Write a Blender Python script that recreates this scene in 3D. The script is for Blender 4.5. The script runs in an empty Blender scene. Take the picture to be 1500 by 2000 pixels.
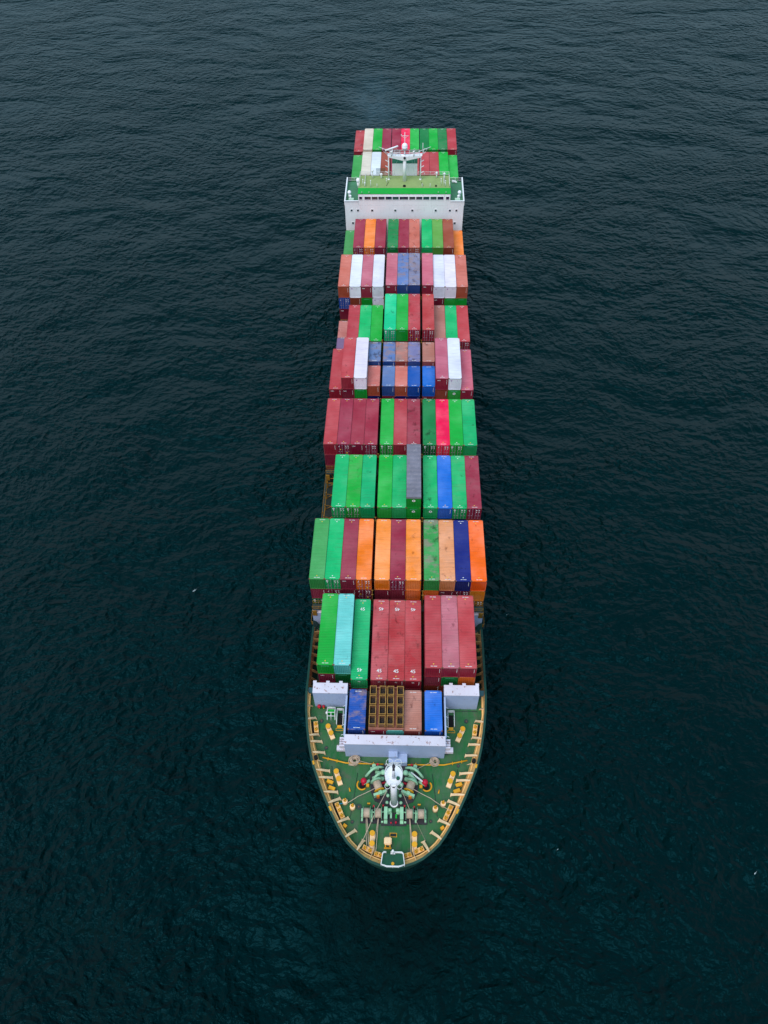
import bpy, bmesh, math, random
from mathutils import Vector, Matrix
random.seed(7)
SMOKE = .022
PI = math.pi
ZO = 19.0                      # height of the container-top datum above the water
sc = bpy.context.scene
C = sc.collection

# ------------------------------------------------------------------ materials
def lin(c):
    return tuple(((v/255)/12.92 if v/255 <= .04045 else ((v/255+.055)/1.055)**2.4) for v in c)
def newmat(name):
    m = bpy.data.materials.new(name); m.use_nodes = True
    nt = m.node_tree; b = nt.nodes['Principled BSDF']
    return m, nt, b
def N(nt, t, **kw):
    n = nt.nodes.new(t)
    for k, v in kw.items(): setattr(n, k, v)
    return n
def math_(nt, op, a, b=None, clamp=False):
    n = N(nt, 'ShaderNodeMath', operation=op); n.use_clamp = clamp
    for i, v in enumerate((a, b)):
        if v is None: continue
        if isinstance(v, (int, float)): n.inputs[i].default_value = v
        else: nt.links.new(v, n.inputs[i])
    return n.outputs[0]
def mixc(nt, f, a, b):
    n = N(nt, 'ShaderNodeMix', data_type='RGBA')
    for i, v in ((0, f), (6, a), (7, b)):
        if isinstance(v, (int, float)): n.inputs[i].default_value = v
        elif isinstance(v, tuple): n.inputs[i].default_value = (*v[:3], 1)
        else: nt.links.new(v, n.inputs[i])
    return n.outputs[2]
def maprange(nt, v, a, b, c=0., d=1.):
    n = N(nt, 'ShaderNodeMapRange'); n.inputs[1].default_value = a; n.inputs[2].default_value = b
    n.inputs[3].default_value = c; n.inputs[4].default_value = d
    nt.links.new(v, n.inputs[0]); return n.outputs[0]
def noise(nt, vec, scale, detail=4, rough=.55, dist=0.):
    n = N(nt, 'ShaderNodeTexNoise'); n.inputs['Scale'].default_value = scale
    n.inputs['Detail'].default_value = detail; n.inputs['Roughness'].default_value = rough
    n.inputs['Distortion'].default_value = dist
    nt.links.new(vec, n.inputs['Vector']); return n.outputs['Fac']
def mapping(nt, vec, scale=(1, 1, 1), rot=(0, 0, 0)):
    n = N(nt, 'ShaderNodeMapping'); n.inputs['Scale'].default_value = scale; n.inputs['Rotation'].default_value = rot
    nt.links.new(vec, n.inputs['Vector']); return n.outputs[0]

def container_paint(name, dust, rough, patches=1.0, ymul=1.0):
    m, nt, b = newmat(name)
    oi = N(nt, 'ShaderNodeObjectInfo'); tc = N(nt, 'ShaderNodeTexCoord')
    off = N(nt, 'ShaderNodeVectorMath', operation='MULTIPLY_ADD')
    comb = N(nt, 'ShaderNodeCombineXYZ')
    for i in range(3): nt.links.new(oi.outputs['Random'], comb.inputs[i])
    nt.links.new(comb.outputs[0], off.inputs[0]); off.inputs[1].default_value = (91, 57, 33)
    nt.links.new(tc.outputs['Object'], off.inputs[2])
    v = off.outputs[0]; alpha = oi.outputs['Alpha']
    col = oi.outputs['Color']
    big = noise(nt, v, .22, 3)
    hv = N(nt, 'ShaderNodeHueSaturation'); nt.links.new(col, hv.inputs['Color'])
    nt.links.new(maprange(nt, big, .3, .7, .86, 1.12), hv.inputs['Value'])
    nt.links.new(maprange(nt, big, .25, .75, 1.06, .9), hv.inputs['Saturation'])
    c = hv.outputs['Color']
    # chalky fading and dust lying on the paint
    d = noise(nt, mapping(nt, v, (.5, 2.4, 1)), 1.2, 5, .65)
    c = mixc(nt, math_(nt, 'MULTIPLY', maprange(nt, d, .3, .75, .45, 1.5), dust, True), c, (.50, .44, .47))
    # fine dirt lines that collect in the corrugation
    st = noise(nt, mapping(nt, v, (.35, 7, 1)), 1.0, 4, .6)
    c = mixc(nt, math_(nt, 'MULTIPLY', maprange(nt, st, .5, .75, 0, .35), patches, True), c, (.07, .045, .04))
    # puddle and grime patches
    p = noise(nt, mapping(nt, v, (.9, .55, 1)), .95, 9, .68, .12)
    th = maprange(nt, alpha, 0, 1, .69, .52)
    mask = math_(nt, 'MULTIPLY', math_(nt, 'SUBTRACT', p, th, True), 9, True)
    dk_ = N(nt, 'ShaderNodeMix', data_type='RGBA', blend_type='MULTIPLY'); nt.links.new(math_(nt, 'MULTIPLY', mask, .8*patches, True), dk_.inputs[0]); nt.links.new(c, dk_.inputs[6]); dk_.inputs[7].default_value = (.30, .22, .22, 1); c = dk_.outputs[2]
    # worn-through areas on the oldest boxes
    q = noise(nt, mapping(nt, v, (.8, 1.5, 1)), .5, 9, .68, .1)
    old = maprange(nt, alpha, .6, 1., 0, 1)
    mask2 = math_(nt, 'MULTIPLY', maprange(nt, q, .47, .6, 0, .8), old, True)
    c = mixc(nt, mask2, c, (.30, .20, .19))
    # rust spots and scuffs
    s = noise(nt, v, 3.2, 5, .7)
    c = mixc(nt, maprange(nt, s, .685, .73, 0, .85), c, (.10, .03, .015))
    s2 = noise(nt, mapping(nt, v, (1.5, 4, 1)), 2.6, 5, .7)
    c = mixc(nt, maprange(nt, s2, .70, .75, 0, .4), c, (.62, .56, .5))
    nt.links.new(c, b.inputs['Base Color'])
    b.inputs['Roughness'].default_value = rough; b.inputs['Specular IOR Level'].default_value = .18
    return m
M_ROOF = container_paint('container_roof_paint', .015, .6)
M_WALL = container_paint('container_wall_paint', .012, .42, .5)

def worn(name, rgb, rough=.5, rust=.5, var=.25, scale=1.0, rustcol=(.16, .06, .025), metal=0., rs=.62):
    """painted steel with value drift and rust"""
    m, nt, b = newmat(name); tc = N(nt, 'ShaderNodeTexCoord'); v = tc.outputs['Object']
    n1 = noise(nt, v, .35*scale, 6, .6)
    hv = N(nt, 'ShaderNodeHueSaturation'); hv.inputs['Color'].default_value = (*rgb, 1)
    nt.links.new(maprange(nt, n1, .3, .7, 1-var, 1+var), hv.inputs['Value'])
    n2 = noise(nt, v, 1.7*scale, 7, .65)
    c = mixc(nt, maprange(nt, n2, rs, rs+.06, 0, rust), hv.outputs[0], rustcol)
    n3 = noise(nt, mapping(nt, v, (3, 3, .5)), 2.2*scale, 4, .6)
    c = mixc(nt, maprange(nt, n3, .55, .8, 0, .25), c, tuple(x*.35 for x in rgb))
    nt.links.new(c, b.inputs['Base Color']); b.inputs['Roughness'].default_value = rough
    b.inputs['Specular IOR Level'].default_value = .3
    b.inputs['Metallic'].default_value = metal
    return m
M_HULL = worn('hull_green', (.012, .062, .045), .5, .2)
M_CAP = worn('bulwark_cap_green', (.008, .050, .036), .5, .2)
M_CREAM = worn('cream_paint', (.86, .50, .18), .55, .45, .12, 1.4, (.30, .13, .04))
M_CREAM2 = worn('cream_stanchion_paint', (.90, .62, .36), .55, .4, .12, 2, (.30, .13, .04))
M_BROWN = worn('well_bulwark_paint', (.50, .30, .12), .6, .5, .2, 1.2, (.10, .04, .02))
M_MAIN = worn('main_deck_paint', (.03, .05, .045), .7, .6)
M_WHITE = worn('superstructure_white', (.90, .89, .93), .45, .22, .05, .6, (.45, .28, .2))
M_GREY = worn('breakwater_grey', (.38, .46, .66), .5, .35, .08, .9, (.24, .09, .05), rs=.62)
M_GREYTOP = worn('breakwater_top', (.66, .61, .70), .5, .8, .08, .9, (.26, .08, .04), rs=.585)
M_YEL = worn('safety_yellow', (.72, .34, .012), .5, .3, .12, 2)
M_LYEL = worn('lashing_yellow', (.24, .12, .015), .6, .8, .3, 1.6, (.08, .03, .01))
M_MINT = worn('machinery_light_green', (.29, .54, .34), .5, .6, .18, 3, (.1, .09, .05))
M_DARK = worn('winch_bed_dark', (.030, .026, .034), .6, .4, .3, 2, (.09, .03, .03))
M_RED = worn('valve_red', (.50, .008, .035), .45, .2)
M_BLACK = worn('opening_black', (.004, .004, .005), .8, .0)
M_ROOFG = worn('wheelhouse_top_olive', (.27, .36, .13), .7, .35, .12, 1, (.30, .22, .10))
M_BAND = worn('wheelhouse_band_green', (.005, .36, .035), .5, .05, .08)
M_WING = worn('wing_deck_green', (.06, .19, .10), .7, .4, .2, 1, (.14, .12, .06))
M_FUNT = worn('funnel_top_green', (.006, .09, .045), .6, .2)
M_ROPE = worn('rope_fibre', (.52, .40, .30), .9, .3, .2, 6, (.25, .17, .12))
M_ORNG = worn('warm_orange', (.75, .22, .02), .5, .2)
M_HATCH = worn('hatch_cover_dark', (.016, .022, .018), .7, .5)
M_RUSTC = worn('corner_casting_rust', (.20, .085, .055), .7, .6, .3, 4)
M_BINY = worn('bin_rim_yellow', (.50, .27, .055), .55, .9, .3, 3, (.16, .07, .04), rs=.55)
M_BINF = worn('bin_contents', (.045, .034, .03), .9, .6, .5, 6, (.14, .10, .07))
M_RACK = worn('rack_floor', (.36, .14, .10), .7, .6, .2, 3)
M_TARP = worn('grey_tarpaulin', (.185, .175, .22), .6, .5, .25, 1.2, (.33, .31, .33), rs=.58)
def flat(name, rgb, rough=.5, emit=0):
    m, nt, b = newmat(name); b.inputs['Base Color'].default_value = (*rgb, 1); b.inputs['Roughness'].default_value = rough
    tc = N(nt, 'ShaderNodeTexCoord'); n = noise(nt, tc.outputs['Object'], 5, 4)
    c = mixc(nt, maprange(nt, n, .45, .75, 0, .3), rgb, tuple(x*.5 for x in rgb)); nt.links.new(c, b.inputs['Base Color'])
    return m
M_MARK = flat('stencil_white', (.80, .80, .80)); M_MARKY = flat('stencil_yellow', (.80, .50, .05)); M_ROD = flat('galvanised_rod', (.34, .26, .34), .4)
M_BLUEROPE = flat('blue_rope', (.01, .22, .42), .9)
M_CYANMARK = flat('stencil_pale_green', (.10, .50, .30)); M_PURP = flat('sticker_purple', (.30, .05, .35))
M_GLASS, _nt, _b = newmat('bridge_window_glass')
_tc = N(_nt, 'ShaderNodeTexCoord'); _n = noise(_nt, _tc.outputs['Object'], .9, 2)
_nt.links.new(mixc(_nt, maprange(_nt, _n, .42, .58), (.02, .012, .06), (.05, .09, .09)), _b.inputs['Base Color'])
_b.inputs['Roughness'].default_value = .08; _b.inputs['Specular IOR Level'].default_value = .7

# deck paint: scuffed green with sheets, worn and rusty areas
M_DECK, nt, b = newmat('foredeck_green'); tc = N(nt, 'ShaderNodeTexCoord'); v = tc.outputs['Object']
n1 = noise(nt, v, .28, 6, .6); n2 = noise(nt, mapping(nt, v, (1.4, .5, 1)), 1.1, 7, .65); n3 = noise(nt, v, .55, 8, .7, .4)
c = mixc(nt, maprange(nt, n1, .38, .62), (.012, .13, .032), (.045, .14, .05))
c = mixc(nt, maprange(nt, n2, .45, .68, 0, .75), c, (.075, .13, .08))
c = mixc(nt, maprange(nt, n3, .55, .68, 0, .75), c, (.105, .10, .07))
br = N(nt, 'ShaderNodeTexBrick'); br.inputs['Scale'].default_value = 1; br.inputs['Mortar Size'].default_value = .018
br.inputs['Brick Width'].default_value = 2.2; br.inputs['Row Height'].default_value = 5.5
br.inputs['Color1'].default_value = (1, 1, 1, 1); br.inputs['Color2'].default_value = (.86, .86, .86, 1); br.inputs['Mortar'].default_value = (.6, .6, .6, 1)
nt.links.new(v, br.inputs['Vector'])
mm = N(nt, 'ShaderNodeMix', data_type='RGBA', blend_type='MULTIPLY'); mm.inputs[0].default_value = .8
nt.links.new(c, mm.inputs[6]); nt.links.new(br.outputs['Color'], mm.inputs[7])
nt.links.new(mm.outputs[2], b.inputs['Base Color']); b.inputs['Roughness'].default_value = .6; b.inputs['Specular IOR Level'].default_value = .25

# ------------------------------------------------------------------ mesh builder
class MB:
    def __init__(s): s.bm = bmesh.new(); s.mi = 0
    def _f(s, vs):
        try: f = s.bm.faces.new(vs); f.material_index = s.mi; return f
        except ValueError: return None
    def mat(s, i): s.mi = i; return s
    def box(s, x0, x1, y0, y1, z0, z1, rz=0, pivot=None):
        ps = [(x, y, z) for z in (z0, z1) for (x, y) in ((x0, y0), (x1, y0), (x1, y1), (x0, y1))]
        if rz:
            px, py = pivot or ((x0+x1)/2, (y0+y1)/2); c_, s_ = math.cos(rz), math.sin(rz)
            ps = [(px+(x-px)*c_-(y-py)*s_, py+(x-px)*s_+(y-py)*c_, z) for x, y, z in ps]
        v = [s.bm.verts.new(p) for p in ps]
        for q in ((3, 2, 1, 0), (4, 5, 6, 7), (0, 1, 5, 4), (1, 2, 6, 5), (2, 3, 7, 6), (3, 0, 4, 7)): s._f([v[i] for i in q])
        return s
    def cyl(s, p0, p1, r0, r1=None, n=12):
        r1 = r0 if r1 is None else r1
        p0, p1 = Vector(p0), Vector(p1); d = (p1-p0).normalized()
        a = d.orthogonal().normalized(); b_ = d.cross(a)
        A = []; B = []
        for i in range(n):
            t = 2*PI*i/n; o = a*math.cos(t)+b_*math.sin(t)
            A.append(s.bm.verts.new(p0+o*r0)); B.append(s.bm.verts.new(p1+o*r1))
        for i in range(n):
            j = (i+1) % n; f = s._f([A[i], A[j], B[j], B[i]])
            if f: f.smooth = n > 6
        s._f(A[::-1]); s._f(B); return s
    def tube(s, pts, r, n=6):
        rings = []
        for k, p in enumerate(pts):
            p = Vector(p); d = (Vector(pts[min(k+1, len(pts)-1)])-Vector(pts[max(k-1, 0)])).normalized()
            a = d.cross(Vector((0, 0, 1)));
            a = a.normalized() if a.length > .05 else Vector((1, 0, 0))
            b_ = d.cross(a)
            rings.append([s.bm.verts.new(p+(a*math.cos(2*PI*i/n)+b_*math.sin(2*PI*i/n))*r) for i in range(n)])
        for A, B in zip(rings, rings[1:]):
            for i in range(n):
                j = (i+1) % n; f = s._f([A[i], A[j], B[j], B[i]])
                if f: f.smooth = True
        s._f(rings[0][::-1]); s._f(rings[-1]); return s
    def prism(s, poly, z0, z1):
        A = [s.bm.verts.new((x, y, z0)) for x, y in poly]; B = [s.bm.verts.new((x, y, z1)) for x, y in poly]
        n = len(poly)
        for i in range(n): s._f([A[i], A[(i+1) % n], B[(i+1) % n], B[i]])
        s._f(A[::-1]); s._f(B); return s
    def beam(s, p0, p1, w0, w1, h0, h1):
        """tapered beam p0->p1 (top centreline), widths across, depths down"""
        p0, p1 = Vector(p0), Vector(p1); d = (p1-p0); side = Vector((-d.y, d.x, 0)).normalized(); Z = Vector((0, 0, 1))
        v = []
        for p, w, h in ((p0, w0, h0), (p1, w1, h1)):
            v += [s.bm.verts.new(q) for q in (p+side*w/2, p-side*w/2, p-side*w/2-Z*h, p+side*w/2-Z*h)]
        for q in ((0, 1, 2, 3), (7, 6, 5, 4), (0, 4, 5, 1), (1, 5, 6, 2), (2, 6, 7, 3), (3, 7, 4, 0)): s._f([v[i] for i in q])
        return s
    def quad(s, *p): s._f([s.bm.verts.new(q) for q in p]); return s
    def ball(s, c_, r, n=10, sz=1.0, zmin=-1):
        rows = []
        for k in range(n//2+1):
            ph = PI*k/(n//2)
            rows.append([s.bm.verts.new((c_[0]+r*math.sin(ph)*math.cos(2*PI*i/n), c_[1]+r*math.sin(ph)*math.sin(2*PI*i/n), c_[2]+r*sz*max(zmin, math.cos(ph)))) for i in range(n)])
        for A, B in zip(rows, rows[1:]):
            for i in range(n):
                j = (i+1) % n; f = s._f([A[i], B[i], B[j], A[j]])
                if f: f.smooth = True
        return s
    def build(s, name, mats, parent=None, shift=True):
        bmesh.ops.remove_doubles(s.bm, verts=s.bm.verts, dist=1e-5)
        bmesh.ops.recalc_face_normals(s.bm, faces=s.bm.faces)
        if shift: bmesh.ops.translate(s.bm, vec=(0, 0, ZO), verts=s.bm.verts)
        me = bpy.data.meshes.new(name); s.bm.to_mesh(me); s.bm.free()
        for m in (mats if isinstance(mats, (list, tuple)) else [mats]): me.materials.append(m)
        o = bpy.data.objects.new(name, me); C.objects.link(o)
        if parent is not None: o.parent = parent
        return o
def tag(o, label=None, cat=None, group=None, kind=None):
    for k, v in (('label', label), ('category', cat), ('group', group), ('kind', kind)):
        if v: o[k] = v
    return o
def kids(o): return [c for c in bpy.data.objects if c.parent is o]

# ------------------------------------------------------------------ water
M_WATER, nt, b = newmat('sea_water'); geo = N(nt, 'ShaderNodeNewGeometry'); v = geo.outputs['Position']
b.inputs['Base Color'].default_value = (.0001, .0082, .0086, 1); b.inputs['Roughness'].default_value = .06; b.inputs['IOR'].default_value = 1.333
b.inputs['Specular Tint'].default_value = (.03, .20, .28, 1)
wn = N(nt, 'ShaderNodeTexNoise'); wn.inputs['Scale'].default_value = .022; wn.inputs['Detail'].default_value = 2; nt.links.new(v, wn.inputs['Vector'])
wv = N(nt, 'ShaderNodeVectorMath', operation='MULTIPLY_ADD'); nt.links.new(wn.outputs['Color'], wv.inputs[0]); wv.inputs[1].default_value = (13, 13, 0); nt.links.new(v, wv.inputs[2]); v0 = v; v = wv.outputs[0]
swell = noise(nt, mapping(nt, v, (.65, 1.0, 1), (0, 0, .35)), .085, 3, .5, .4)
wav = noise(nt, mapping(nt, v, (.85, 1.1, 1), (0, 0, -.45)), .30, 3, .42, .3)
wav = math_(nt, 'SUBTRACT', 1, math_(nt, 'ABSOLUTE', math_(nt, 'SUBTRACT', math_(nt, 'MULTIPLY', wav, 2), 1)))
rip = noise(nt, mapping(nt, v, (.9, 1.05, 1), (0, 0, .2)), .85, 3, .45, .3)
gust = noise(nt, mapping(nt, v, (1, 1.6, 1), (0, 0, .5)), .021, 4, .55, .6)
amp = maprange(nt, gust, .36, .64, .45, 1.35)
h = math_(nt, 'ADD', math_(nt, 'MULTIPLY', swell, 4.5), math_(nt, 'MULTIPLY', math_(nt, 'MULTIPLY', wav, amp), 1.15))
h = math_(nt, 'ADD', h, math_(nt, 'MULTIPLY', math_(nt, 'MULTIPLY', rip, amp), .85))
dn = N(nt, 'ShaderNodeVectorMath', operation='DISTANCE'); nt.links.new(v0, dn.inputs[0]); dn.inputs[1].default_value = (0, 21, 0)
ring = N(nt, 'ShaderNodeMath', operation='SINE'); wob = math_(nt, 'MULTIPLY', noise(nt, v0, .16, 3), 9); nt.links.new(math_(nt, 'ADD', math_(nt, 'MULTIPLY', dn.outputs['Value'], 1.35), wob), ring.inputs[0])
bw_ = maprange(nt, dn.outputs['Value'], 15, 5)
h = math_(nt, 'ADD', h, math_(nt, 'MULTIPLY', math_(nt, 'MULTIPLY', ring.outputs[0], bw_), .25))
h = math_(nt, 'ADD', h, math_(nt, 'MULTIPLY', math_(nt, 'MULTIPLY', noise(nt, v0, .6, 4, .6, 1.2), bw_), 1.6))
fin = noise(nt, mapping(nt, v, (.8, 1.2, 1), (0, 0, .6)), 4.2, 3, .6)
h = math_(nt, 'ADD', h, math_(nt, 'MULTIPLY', fin, .06))
bp = N(nt, 'ShaderNodeBump'); bp.inputs['Strength'].default_value = 1; bp.inputs['Distance'].default_value = 1.0
nt.links.new(h, bp.inputs['Height']); nt.links.new(bp.outputs[0], b.inputs['Normal'])
w = MB(); w.quad((-3000, -1500, 0), (3000, -1500, 0), (3000, 5000, 0), (-3000, 5000, 0))
water = w.build('water', M_WATER, None, False); tag(water, 'dark teal open sea rippled by wind', 'sea', kind='structure')

# ------------------------------------------------------------------ the ship
ship = bpy.data.objects.new('cargo_ship', None); C.objects.link(ship); ship.location = (0, 60, 0)
tag(ship, 'large container ship with green foredeck and white bridge heading towards the viewer', 'ship')
SHIFT = Vector((0, -60, 0))
def sp(mb, name, mats, parent=None):
    """ship part: vertices are given in datum coordinates"""
    o = mb.build(name, mats, parent or ship)
    if parent is None or parent is ship:
        o.location = SHIFT
    return o

T, D = -4.3, -6.1
OUT = [(0, 22.85), (.8, 22.9), (1.6, 23.03), (2.8, 23.42), (3.9, 23.95), (5.15, 24.9), (6.1, 25.75), (6.9, 26.8), (7.5, 27.7), (8.6, 29.6), (9.75, 31.85),
       (10.7, 33.95), (11.4, 35.6), (11.9, 37.2), (12.35, 38.9), (12.8, 41.2), (13.2, 44.0), (13.42, 46.9), (13.5, 49.5), (13.62, 52.5), (13.75, 56), (13.85, 60), (14.3, 64), (14.6, 70), (14.7, 90), (14.7, 150), (14.6, 180), (13.9, 202), (12.8, 214)]
def ztop(y):
    return T if y < 46.9 else max(-8.2, T-(y-46.9)*.3) if y <= 60.5 else -10.9
INN = [(0, 24.25), (.85, 24.3), (1.63, 24.45), (3.0, 24.95), (4.25, 25.4), (5.1, 26.1), (5.8, 26.85), (6.5, 27.8), (7.1, 28.7), (7.95, 30.3), (8.65, 31.9), (9.35, 33.5), (9.92, 34.95), (10.45, 36.3), (10.95, 37.8), (11.4, 39.1), (12.0, 41.0), (12.4, 42.6), (12.75, 44.2), (13.05, 46.0), (13.1, 47.7)]
h_ = MB()
lev = [(0, 0, None), (.10, .5, -8.5), (.30, 1.9, -13), (.46, 3.2, -17), (.52, 4.0, -22)]
half = []
for (X, Y) in OUT:
    bow = min(1, max(0, (75-Y)/50))**.8
    col = []
    for fx, dy, z in lev:
        zz = ztop(Y) if z is None else min(z, ztop(Y)-.05*abs(z))
        col.append((X*(1-fx*bow), Y+dy*bow*(1 if Y < 60 else 0), zz))
    half.append(col)
for sgn in (1, -1):
    g = [[h_.bm.verts.new((x*sgn, y, z)) for x, y, z in col] for col in half]
    for A, B in zip(g, g[1:]):
        for i in range(len(lev)-1): f = h_._f([A[i], B[i], B[i+1], A[i+1]]); f and setattr(f, 'smooth', True)
y_ = OUT[-1][1]; x_ = OUT[-1][0]
h_.quad((-x_, y_, -10.9), (x_, y_, -10.9), (x_, y_, -22), (-x_, y_, -22))
sp(h_, 'hull', M_HULL)
# bulwark cap and inner bulwark plate with its stringer
def offs(poly, d):
    out = []
    for i, (x, y) in enumerate(poly):
        a = poly[max(i-1, 0)]; b2 = poly[min(i+1, len(poly)-1)]
        tx, ty = b2[0]-a[0], b2[1]-a[1]; L = math.hypot(tx, ty)
        if i == 0: nx, ny = 0, 1
        else: nx, ny = -ty/L, tx/L
        out.append((x+nx*d, y+ny*d))
    return out
fore = [p for p in OUT if p[1] <= 60.1]
inn = offs(fore, .28); out_ = offs(fore, -.04)
cap = MB(); bul = MB()
def lerp(a, b, t): return tuple(a[i]+(b[i]-a[i])*t for i in range(len(a)))
def inner_at(i):
    """deck-level line below cap point i"""
    x, y = inn[i]
    if y > 46.2: return (min(13.0, x-.42), y, -9.5 if y > 47.75 else D)
    t = i/(17); k = t*(len(INN)-2); j = int(k); p = lerp(INN[j], INN[min(j+1, len(INN)-1)], k-j)
    # nearest point along the deck line
    best = None
    for q in range(200):
        kk = q/199*(len(INN)-1); jj = min(int(kk), len(INN)-2); pp = lerp(INN[jj], INN[jj+1], kk-jj)
        dd = (pp[0]-x)**2+(pp[1]-y)**2
        if best is None or dd < best[0]: best = (dd, pp)
    return (best[1][0] if i else 0, best[1][1], D)
for sgn in (1, -1):
    for i in range(len(fore)-1):
        a, b2 = i, i+1; za, zb = ztop(fore[a][1]), ztop(fore[b2][1])
        o0, o1, i0, i1 = out_[a], out_[b2], inn[a], inn[b2]
        cap.quad((sgn*o0[0], o0[1], za+.03), (sgn*o1[0], o1[1], zb+.03), (sgn*i1[0], i1[1], zb+.03), (sgn*i0[0], i0[1], za+.03))
        cap.quad((sgn*i0[0], i0[1], za+.03), (sgn*i1[0], i1[1], zb+.03), (sgn*i1[0], i1[1], zb-.12), (sgn*i0[0], i0[1], za-.12))
        cap.quad((sgn*o0[0], o0[1], za+.03), (sgn*o1[0], o1[1], zb+.03), (sgn*o1[0], o1[1], zb-.12), (sgn*o0[0], o0[1], za-.12))
        d0, d1 = inner_at(a), inner_at(b2)
        bul.mat(0 if fore[b2][1] < 47.6 else 1)
        bul.quad((sgn*i0[0], i0[1], za-.1), (sgn*i1[0], i1[1], zb-.1), (sgn*d1[0], d1[1], d1[2]), (sgn*d0[0], d0[1], d0[2]))
        # stringer ledge halfway down
        if fore[b2][1] < 47.6:
            for t0, ww in ((.52, .10),):
                m0 = lerp((i0[0], i0[1], za-.1), d0, t0); m1 = lerp((i1[0], i1[1], zb-.1), d1, t0)
                nx0 = (d0[0]-i0[0], d0[1]-i0[1]); L0 = math.hypot(*nx0) or 1; nx1 = (d1[0]-i1[0], d1[1]-i1[1]); L1 = math.hypot(*nx1) or 1
                e0 = (m0[0]+nx0[0]/L0*ww*1.6, m0[1]+nx0[1]/L0*ww*1.6, m0[2]+.10); e1 = (m1[0]+nx1[0]/L1*ww*1.6, m1[1]+nx1[1]/L1*ww*1.6, m1[2]+.10)
                bul.quad((sgn*m0[0], m0[1], m0[2]+.12), (sgn*m1[0], m1[1], m1[2]+.12), (sgn*e1[0], e1[1], e1[2]), (sgn*e0[0], e0[1], e0[2]))
                bul.quad((sgn*e0[0], e0[1], e0[2]), (sgn*e1[0], e1[1], e1[2]), (sgn*e1[0], e1[1], e1[2]-.12), (sgn*e0[0], e0[1], e0[2]-.12))
sp(cap, 'bulwark_cap', M_CAP); sp(bul, 'bulwark', [M_CREAM, M_BROWN])
# decks
dk = MB(); poly = [(x, y) for x, y in INN] + [(13.1, 47.7)]
poly = [(x+.12, y-.06 if y < 47 else y) for x, y in INN]
poly[0] = (0, 24.15)
full = poly + [(-x, y) for x, y in poly[::-1][:-1]]
dk.prism(full, D-.3, D)
sp(dk, 'foredeck', M_DECK)
md = MB(); md.box(-13.2, 13.2, 47.72, 60.5, -9.8, -9.5)
sp(md, 'well_deck', M_MAIN)
md = MB(); md.prism([(-13.8, 60.5), (13.8, 60.5), (14.2, 64), (14.55, 70), (14.65, 90), (14.65, 150), (14.5, 180), (13.8, 202), (12.7, 213.8), (-12.7, 213.8), (-13.8, 202), (-14.5, 180), (-14.65, 150), (-14.65, 90), (-14.55, 70), (-14.2, 64)], -11.3, -11.0)
sp(md, 'main_deck', M_MAIN)
# end beam of the foredeck
e = MB()
for s_ in (-1, 1): e.box(s_*11.8 if s_ > 0 else -13.2, 13.2 if s_ > 0 else -11.8, 46.9, 47.7, D+.01, D+1.3)
sp(e, 'deck_end_beam', worn('end_beam_teal', (.03, .09, .11), .5, .3))
# bulwark stanchions on the foredeck
RIBS = [((12.95, 44.65), (12.5, 45.25), .2), ((12.8, 42.65), (11.8, 43.35), .34), ((12.3, 40.2), (11.2, 40.86), .36), ((12.05, 39.3), (10.65, 39.8), .36),
        ((11.6, 37.75), (10.12, 38.18), .36), ((10.9, 35.3), (9.25, 35.6), .36), ((10.45, 34.25), (8.78, 34.65), .36), ((9.6, 32.3), (7.93, 32.7), .36),
        ((8.95, 30.8), (7.5, 31.82), .40), ((7.6, 28.27), (6.2, 29.27), .40), ((6.35, 26.5), (5.15, 27.7), .42), ((4.72, 24.92), (4.0, 26.45), .42), ((3.05, 23.8), (2.6, 25.15), .1)]
for s_ in (-1, 1):
    for (a, b2, wd) in RIBS:
        r = MB(); p0 = (a[0]*s_, a[1], T-.02); p1 = (b2[0]*s_, b2[1], D+.42)
        mid = lerp(p0, p1, .45)
        r.beam(p0, (mid[0], mid[1], mid[2]+.12), wd*.45, wd*.8, .05, .06)
        r.beam((mid[0], mid[1], mid[2]+.12), p1, wd*.8, wd*.95, .06, .08)
        # flared foot
        e_ = lerp(p0, p1, 1.1)
        r.beam(p1, (e_[0], e_[1], D+.3), wd*.95, wd*1.45, .42, .3)
        r.beam(p0, p1, .05, .05, .5, .42)
        sp(r, 'bulwark_stanchion', M_CREAM2)
    # tall frames in the well
    for k in range(8):
        y0 = 48.4+k*1.5; zt = ztop(y0)-.1; r = MB()
        r.beam((s_*(13.3+.02*k), y0, zt), (s_*12.2, y0+.75, -8.9), .16, .22, .12, .25)
        r.beam((s_*12.2, y0+.75, -8.9), (s_*12.0, y0+.85, -9.5+.02), .22, .34, .25, .05)
        r.beam((s_*13.3, y0+.02, zt-.03), (s_*12.25, y0+.72, -9.0), .04, .04, 1.3, .4)
        sp(r, 'bulwark_stanchion', M_BROWN)
# breakwater
def wall_box(x0, x1, y0, y1, z0, z1, name, ytop=None):
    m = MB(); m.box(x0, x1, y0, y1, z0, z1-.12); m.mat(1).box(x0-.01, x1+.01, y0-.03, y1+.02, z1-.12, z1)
    return sp(m, name, [M_GREY, M_GREYTOP])
bw = wall_box(-7.0, 7.0, 37.86, 39.2, D+.01, -1.3, 'breakwater')
m = MB()
for s_ in (-1, 1):
    for k in range(4): m.box(s_*7.03 if s_ > 0 else -7.75, 7.75 if s_ > 0 else -7.03, 38.05+.35*k, 38.30+.35*k, -3.4, -2.7)
    m.box(s_*7.03 if s_ > 0 else -8.2, 8.2 if s_ > 0 else -7.03, 38.0, 38.7, -4.6, -4.0)
sp(m, 'breakwater_side_bracket', M_GREYTOP)
m = MB(); m.box(-.85, 1.75, 36.6, 37.84, D+.01, -4.5); m.box(-.85, .4, 37.0, 37.84, -4.49, -3.6)
sp(m, 'deck_locker', M_GREY)
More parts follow.
